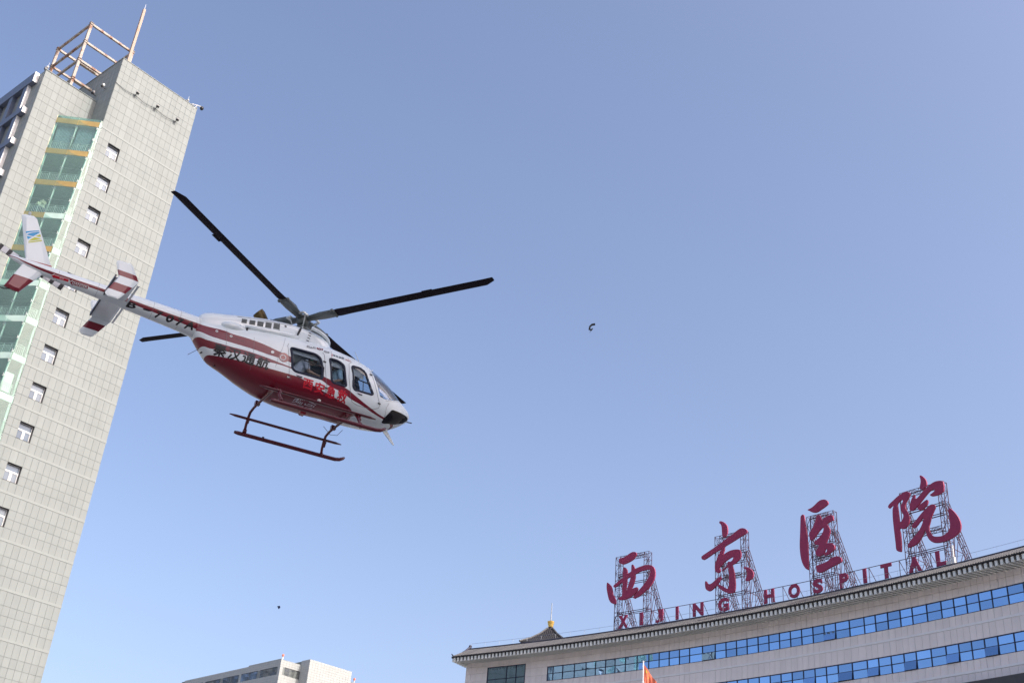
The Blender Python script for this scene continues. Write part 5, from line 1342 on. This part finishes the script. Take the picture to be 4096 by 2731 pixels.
# landing gear
gear = None
for s_, mat in ((-1, M['skid']), (1, M['skid'])):
    y = s_*1.167; mb = MB()
    mb.tube([(-.80,y,-3.00),(-.70,y,-3.0),(0,y,-2.975),(.95,y,-2.94),(1.70,y,-2.915),(1.92,y,-2.905),(2.05,y,-2.875),(2.14,y,-2.82),(2.18,y,-2.785)],[.035,.05,.05,.05,.05,.05,.047,.04,.025],10)
    sk = hpart('skid_tube', mb, mat, smooth=True)
    mb = MB(); mb.tube([(-1.06,s_*.99,-2.65),(-.9,s_*.99,-2.65),(.4,s_*.99,-2.605),(1.8,s_*.99,-2.55),(1.96,s_*.99,-2.545)],[.02,.055,.06,.055,.02],10,flat=.5); hpart('step', mb, mat, sk, True)
    for x in (-.05,1.0):
        mb = MB(); mb.beam((x,y,-2.93),(x,y,-2.90),.03,.05); mb.beam((x,y,-2.95),(x+.01,y,-2.90),.012); hpart('ground_wheel_lug', mb, M['gm'], sk)
for x, xs in ((-.60,-.55),(1.45,1.53)):
    mb = MB(); P = []
    for s_ in (-1, 1):
        arc = [(x,s_*.30,-2.46),(x,s_*.62,-2.47),(x,s_*.84,-2.52),(x+(xs-x)*.3,s_*.98,-2.63),(x+(xs-x)*.6,s_*1.08,-2.78),(xs,s_*1.155,-2.93)]
        P = arc if s_ < 0 else P[::-1]+arc
    P = [(p) for p in P]; mb.tube(P, .034, 10); ct = hpart('cross_tube', mb, M['skid'], smooth=True)
    for s_ in (-1, 1):
        mb = MB(); mb.tube([(xs,s_*1.13,-2.86),(xs,s_*1.165,-2.95)],[.045,.055],10); hpart('saddle', mb, M['skid'], ct, True)
        mb = MB(); mb.tube([(xs,s_*1.06,-2.73),(xs,s_*.99,-2.60)],[.03,.03],8); hpart('step_bracket', mb, M['skid'], ct, True)
        mb = MB(); mb.obox((x,s_*.42,-2.43),(1,0,0),(0,1,0),(0,0,1),.06,.05,.05); hpart('clamp', mb, M['skid'], ct)
# belly and nose fittings
mb = MB(); mb.prism([(.36,.0,-2.40),(.54,.0,-2.40),(.52,.0,-2.50),(.50,0,-2.53),(.40,0,-2.53),(.38,0,-2.50)],(0,.14,0)); hpart('belly_box', mb, M['hred'])
mb = MB(); mb.prism([(2.56,-.012,-2.24),(2.70,-.012,-2.20),(2.99,-.012,-2.57),(2.955,-.012,-2.585),(2.66,-.012,-2.34)],(0,.024,0)); hpart('belly_antenna', mb, M['hwhite'])
mb = MB(); mb.tube([(1.62,-.2,-.76),(1.45,-.2,-.50)],[.012,.005],6); hpart('whip_antenna', mb, M['link'])
mb = MB(); mb.prism([(1.93,-.01,-.84),(2.02,-.01,-.88),(2.12,-.01,-.70)],(0,.02,0)); hpart('wire_cutter', mb, M['hwhite'])
mb = MB(); mb.tube([(3.22,0,-1.84),(3.40,0,-1.82)],.014,6); hpart('pitot_tube', mb, M['gm'])
mb = MB(); mb.tube([(-2.38,0,-1.72),(-2.62,0,-1.98)],.006,5); hpart('tail_whip', mb, M['gm'])
mb = MB(); mb.tube([(1.2,.45,-2.46),(1.45,.55,-2.58),(1.62,.5,-2.56),(1.70,.4,-2.42)],.006,5); hpart('wire_aerial', mb, M['gm'])
mb = MB(); mb.tube([(-2.32,-.05,-1.83),(-2.36,-.05,-1.86)],.02,6); mb.ball((-1.95,0,-2.05),.022,6); hpart('drain_stub', mb, M['black'])
# ---- cabin interior
mb = MB(); mb.prism([(-.5,-.55,-2.16),(1.5,-.55,-2.16),(2.1,-.36,-2.16),(2.1,.36,-2.16),(1.5,.55,-2.16),(-.5,.55,-2.16)],(0,0,.04)); hpart('cabin_floor', mb, M['hdark'])
yb_, zb_ = section(POD, -.53, 40); mb = MB(); mb.prism([(-.55, float(q)*.9, -1.6+(float(w)+1.6)*.9) for q, w in zip(yb_, zb_)], (.05,0,0)); hpart('aft_bulkhead', mb, M['hdark'])
hl = MB()
for i in range(12):
    x = -.48+i*.19; y_, z_ = section(POD, x, 48)
    for k in range(2, 23): hl.v.append((x, float(y_[k])*.93, float(z_[k])-.045))
n = 21
for i in range(11):
    for k in range(n-1): a = i*n+k; hl.f.append((a,a+1,a+n+1,a+n)); hl.m.append(0)
hpart('headliner', hl, M['liner'], smooth=True)
def seat(x, y, face):
    mb = MB(); mb.obox((x,y,-1.93),(1,0,0),(0,1,0),(0,0,1),.22,.22,.06); s0 = hpart('seat', mb, M['hdark'])
    mb = MB(); mb.obox((x-face*.24,y,-1.62),(1,0,face*.15),(0,1,0),(-.15*face,0,1),.05,.21,.33); hpart('seat_back', mb, M['hdark'], s0)
for x, y, f in ((-.12,-.30,1),(-.12,.32,1),(.95,-.34,-1),(.95,.34,-1),(1.45,-.33,1),(1.45,.33,1)): seat(x, y, f)
mb = MB(); mb.prism([(2.0,-.42,-2.15),(2.38,-.42,-2.1),(2.42,-.42,-1.72),(2.30,-.42,-1.58),(2.12,-.42,-1.56),(2.0,-.42,-1.75)],(0,.84,0)); hpart('instrument_panel', mb, M['black'])
# ---- main rotor
mb = MB(); mb.tube([(0,0,-.62),(0,0,.02)],.055,14); mast = hpart('rotor_mast', mb, M['link'], smooth=True)
mb = MB(); mb.lathe([(.10,-.40),(.20,-.38),(.22,-.33),(.20,-.29),(.10,-.27)],18); hpart('swashplate', mb, M['hubm'], mast, True)
mb = MB(); mb.lathe([(.05,-.19),(.13,-.17),(.16,-.10),(.17,-.04),(.13,.04),(.12,.09),(.05,.11)],18); hub = hpart('hub_core', mb, M['hubm'], mast, True)
CONE = .041; A0 = -.978
for i in range(4):
    a = A0+i*math.pi/2
    rm = Matrix.Rotation(a, 4, 'Z') @ Matrix.Rotation(-CONE, 4, 'Y')
    mb = MB()      # flex yoke arm and grip, along +x
    mb.obox((.30,0,0),(1,0,0),(0,1,0),(0,0,1),.30,.085,.028); mb.tube([(.10,0,0),(.20,0,0),(.42,0,0),(.62,0,0),(.84,0,0),(.98,0,0)],[.13,.11,.13,.15,.15,.12],12,flat=.46)
    ar = hpart('yoke_arm', mb, M['hubm'], mast, True, rm)
    mb = MB(); mb.tube([(.25,0,.05),(.5,.02,.075),(.85,.03,.06)],[.05,.075,.06],10,flat=.7); mb.ball((.92,.12,0),.05,8); mb.ball((.92,-.13,0),.05,8)
    for q in range(5): mb.ball((.30+.12*q,-.05,-.058),.014,6)
    link('grip_fairing', mb.fix('g'), M['hubm'], ar, None, True)
    mb = MB(); mb.beam((.32,.06,-.02),(.34,.23,-.03),.05,.04); mb.beam((.34,.23,-.03),(.22,.26,-.04),.045); mb.ball((.20,.26,-.04),.035,8); link('pitch_horn', mb.fix('h'), M['link'], ar)
    # blade
    st = [(.88,.11,.024),(1.05,.14,.024),(1.35,.128,.022),(1.9,.124,.020),(5.0,.124,.017),(5.10,.124,.016),(5.335,.07,.010)]
    v, f = [], []; prof = [(-1,.0),(-.6,.5),(-.1,1),(.5,.85),(.9,.35),(1,0),(.9,-.25),(.3,-.45),(-.5,-.3)]
    for r_, hc, th in st:
        tw = -R(6)*(1-r_/5.335)-R(4)
        sweep_ = -.06 if r_ > 5.2 else 0
        for c, h in prof:
            y, z = hc*c+sweep_, th*h; v.append((r_, y*math.cos(tw)-z*math.sin(tw), y*math.sin(tw)+z*math.cos(tw)))
    n = len(prof)
    for q in range(len(st)-1):
        for k in range(n): f.append((q*n+k,q*n+(k+1)%n,(q+1)*n+(k+1)%n,(q+1)*n+k))
    f += [tuple(range(n))[::-1], tuple((len(st)-1)*n+k for k in range(n))]
    mb = MB(); mb.add(v, f); bl = hpart('rotor_blade', mb, M['blade'], mast, True, rm)
    mb = MB(); mb.obox((3.6,-.135,0),(1,0,0),(0,1,0),(0,0,1),.14,.03,.004); link('trim_tab', mb.fix('t'), M['blade'], bl)
    ca, sa = math.cos(a+.75), math.sin(a+.75)
    mb = MB(); mb.tube([(.20*ca,.20*sa,-.33),(.33*ca,.33*sa,-.05)],.014,8); mb.ball((.20*ca,.20*sa,-.34),.03,8); mb.ball((.33*ca,.33*sa,-.04),.03,8); hpart('pitch_link', mb, M['link'], mast, True)
# ================================================================== people aboard
M['skin'] = pmat('skin', (.52,.33,.23), .55, var=.05)
M['hair'] = pmat('black_hair', (.012,.011,.011), .5)
M['shirt_w'] = pmat('pale_lilac_shirt', (.62,.64,.72), .8, var=.08, scale=8)
M['shirt_b'] = pmat('light_blue_shirt', (.42,.60,.72), .8, var=.12, scale=10)
M['uniform'] = pmat('dark_navy_uniform', (.016,.02,.04), .8)
M['headset'] = pmat('green_headset', (.16,.33,.20), .5)
M['trouser'] = pmat('dark_trousers', (.02,.02,.025), .8)
HW = Matrix.Translation(HUB) @ HMX
def blob(caps, voxel, smooth_it=6):
    mb = MB()
    for c in caps:
        a, b, ra, rb = Vector(c[0]), Vector(c[1]), c[2], c[3]
        mb.ball(a, ra, 12); mb.ball(b, rb, 12)
        if (b-a).length > 1e-4: mb.tube([a, b], [ra, rb], 12)
    o = tmp(mb); r_ = o.modifiers.new('r','REMESH'); r_.mode = 'VOXEL'; r_.voxel_size = voxel
    s = o.modifiers.new('s','SMOOTH'); s.iterations = smooth_it; s.factor = .5
    me = evaluated(o); bpy.data.objects.remove(o); me.shade_smooth(); return me
def person(label, root, head, look, neck, sh, elb, wri, hips, knees, feet, shirt, headset=False, cap=False, sleeve=.75, group='people aboard the helicopter'):
    """all points in the helicopter frame; pairs are (starboard, port)"""
    O = Vector(root); V = lambda p: Vector(p)-O
    t = thing('person', label, 'person', HW @ Matrix.Translation(O), group)
    H = V(head); lk = Vector(look).normalized(); upv = (H-V(neck)).normalized(); sd = lk.cross(upv).normalized(); upv = sd.cross(lk)
    caps = [(H+upv*.02, H+upv*.035-lk*.015, .088, .09), (H-upv*.05+lk*.02, H-upv*.075+lk*.03, .068, .05), (H-upv*.02+lk*.09, H-upv*.035+lk*.102, .015, .017),
            (H-upv*.07+lk*.07, H-upv*.075+lk*.075, .030, .028), (H+upv*.035+lk*.075, H+upv*.035+lk*.07, .03, .03)]
    for s_ in (1,-1): caps.append((H+sd*s_*.088-upv*.005, H+sd*s_*.092-upv*.03, .016, .012))
    caps.append((H-upv*.05-lk*.02, V(neck), .055, .058))
    nk = V(neck); hc = (V(hips[0])+V(hips[1]))/2; sc2 = (V(sh[0])+V(sh[1]))/2
    caps += [(nk, sc2, .06, .10), (sc2, hc.lerp(sc2,.4), .135, .13), (hc.lerp(sc2,.4), hc, .13, .14)]
    for i in (0, 1): caps += [(sc2, V(sh[i]), .10, .062), (V(sh[i]), V(elb[i]), .056, .042), (V(elb[i]), V(wri[i]), .042, .028)]
    for i in (0, 1):      # hands: palm, four bent fingers of unequal length, thumb from the side of the palm
        w = V(wri[i]); d = (w-V(elb[i])).normalized(); nrm = Vector((0,0,-1)); sdw = d.cross(nrm).normalized(); nrm = sdw.cross(d)
        caps.append((w, w+d*.075, .028, .034)); pc = w+d*.075
        for q, L in enumerate((.062,.072,.068,.052)):
            b0 = pc+sdw*(.030-.020*q); k1 = b0+d*L*.5; caps += [(b0-d*.02, k1, .0105, .0095), (k1, k1+d*L*.25+nrm*L*.4, .0095, .008)]
        tb = w+d*.03+sdw*.033; caps += [(tb, tb+d*.035+sdw*.02, .013, .011), (tb+d*.035+sdw*.02, tb+d*.065+sdw*.012, .011, .009)]
    for i in (0, 1): caps += [(hc, V(hips[i]), .14, .095), (V(hips[i]), V(knees[i]), .085, .06), (V(knees[i]), V(feet[i]), .056, .042), (V(feet[i]), V(feet[i])+lk*.16-Vector((0,0,.02)), .042, .038)]
    link('body', blob(caps, .008, 3), M['skin'], t)
    sh_caps = [(nk-upv*.02, sc2, .068, .112), (sc2, hc.lerp(sc2,.4), .150, .147), (hc.lerp(sc2,.4), hc+Vector((0,0,.03)), .147, .152)]
    for i in (0, 1): e_ = V(sh[i]).lerp(V(elb[i]), sleeve); sh_caps += [(sc2, V(sh[i]), .113, .076), (V(sh[i]), e_, .075, .066)]
    link('shirt', blob(sh_caps, .010, 4), shirt, t)
    tr2 = []
    for i in (0, 1): tr2 += [(hc, V(hips[i]), .15, .108), (V(hips[i]), V(knees[i]), .098, .074), (V(knees[i]), V(feet[i])+Vector((0,0,.06)), .07, .058)]
    link('trousers', blob(tr2, .012, 3), M['trouser'], t)
    hr = [(H+upv*.05-lk*.02, H+upv*.045-lk*.035, .098, .098), (H+upv*.0-lk*.05, H-upv*.03-lk*.05, .075, .06), (H+upv*.085+lk*.03, H+upv*.08+lk*.01, .06, .07)]
    link('hair', blob(hr, .010, 3), M['hair'] if not cap else M['uniform'], t)
    for s_ in (1,-1):
        e2 = MB(); e2.ball(H+lk*.082+sd*s_*.033+upv*.012, .011, 8); link('eye', e2.fix('e'), M['black'], t, None, True)
    if headset:
        hs = MB()
        for s_ in (1,-1): hs.tube([H+sd*s_*.085-upv*.005, H+sd*s_*.125-upv*.005], [.048,.042], 12)
        hs.tube([H+sd*.11*math.cos(a)+upv*(.125*math.sin(a)+.01) for a in [math.pi*k/10 for k in range(11)]], .014, 6)
        hs.tube([H+sd*.1-upv*.03, H+lk*.10+sd*.05-upv*.07], .006, 5)
        link('headset', hs.fix('h'), M['headset'] if not cap else M['black'], t, None, True)
    return t
person('passenger in a pale short-sleeved shirt with a green headset leaning at the rear window', (-.10,-.40,-1.90), (.275,-.50,-1.345), (.75,-.60,-.35), (.17,-.47,-1.42),
       ((.08,-.60,-1.47),(.04,-.22,-1.47)), ((.17,-.64,-1.70),(.22,-.18,-1.72)), ((.40,-.62,-1.715),(.44,-.22,-1.73)), ((-.12,-.46,-1.83),(-.12,-.28,-1.83)),
       ((.32,-.48,-1.86),(.32,-.24,-1.86)), ((.36,-.48,-2.12),(.36,-.24,-2.12)), M['shirt_w'], headset=True, sleeve=.62)
person('passenger in a light blue shirt hunched behind the narrow middle window', (1.02,-.38,-1.90), (.86,-.44,-1.235), (-.75,-.60,-.25), (.92,-.42,-1.36),
       ((.99,-.60,-1.40),(.96,-.22,-1.42)), ((1.03,-.63,-1.64),(.86,-.2,-1.66)), ((.84,-.58,-1.72),(.72,-.26,-1.74)), ((1.03,-.46,-1.83),(1.03,-.27,-1.83)),
       ((.62,-.48,-1.87),(.62,-.26,-1.87)), ((.60,-.48,-2.12),(.60,-.26,-2.12)), M['shirt_b'], sleeve=.80)
person('pilot in dark uniform and headset at the front side window', (1.42,-.34,-1.90), (1.50,-.37,-1.21), (.97,-.10,-.15), (1.45,-.36,-1.36),
       ((1.43,-.54,-1.44),(1.43,-.16,-1.44)), ((1.53,-.58,-1.70),(1.53,-.12,-1.70)), ((1.76,-.48,-1.80),(1.78,-.20,-1.78)), ((1.40,-.43,-1.83),(1.40,-.25,-1.83)),
       ((1.84,-.45,-1.84),(1.84,-.24,-1.84)), ((2.0,-.45,-2.12),(2.0,-.24,-2.12)), M['uniform'], headset=True, cap=True, sleeve=.95)
# ---- scraps in the air
mb = MB(); P = [(.20,0,.16),(.05,.01,.12),(-.04,0,.0),(-.05,.02,-.14),(.03,.01,-.18),(.10,0,-.08)]
mb.tube(P, [.075,.075,.07,.085,.08,.03], 7, flat=.6); mb.tube([(.0,0,-.2),(-.02,0,-.32)],.012,5)
tag(mb.build('curled_scrap', M['black'], None, Matrix.Translation((2.64,34.24,22.11)) @ Matrix.Scale(.72, 4)), 'dark curled scrap or bird silhouette high in the sky right of the rotor', 'scrap')
mb = MB(); mb.prism([(-.06,0,.03),(.02,.01,.06),(.05,0,.0),(.0,.0,-.06)],(0,.02,0))
tag(mb.build('dark_scrap', M['navy'], None, Matrix.Translation((-6.88,37.84,12.57))), 'tiny dark scrap in the sky below the helicopter', 'scrap')
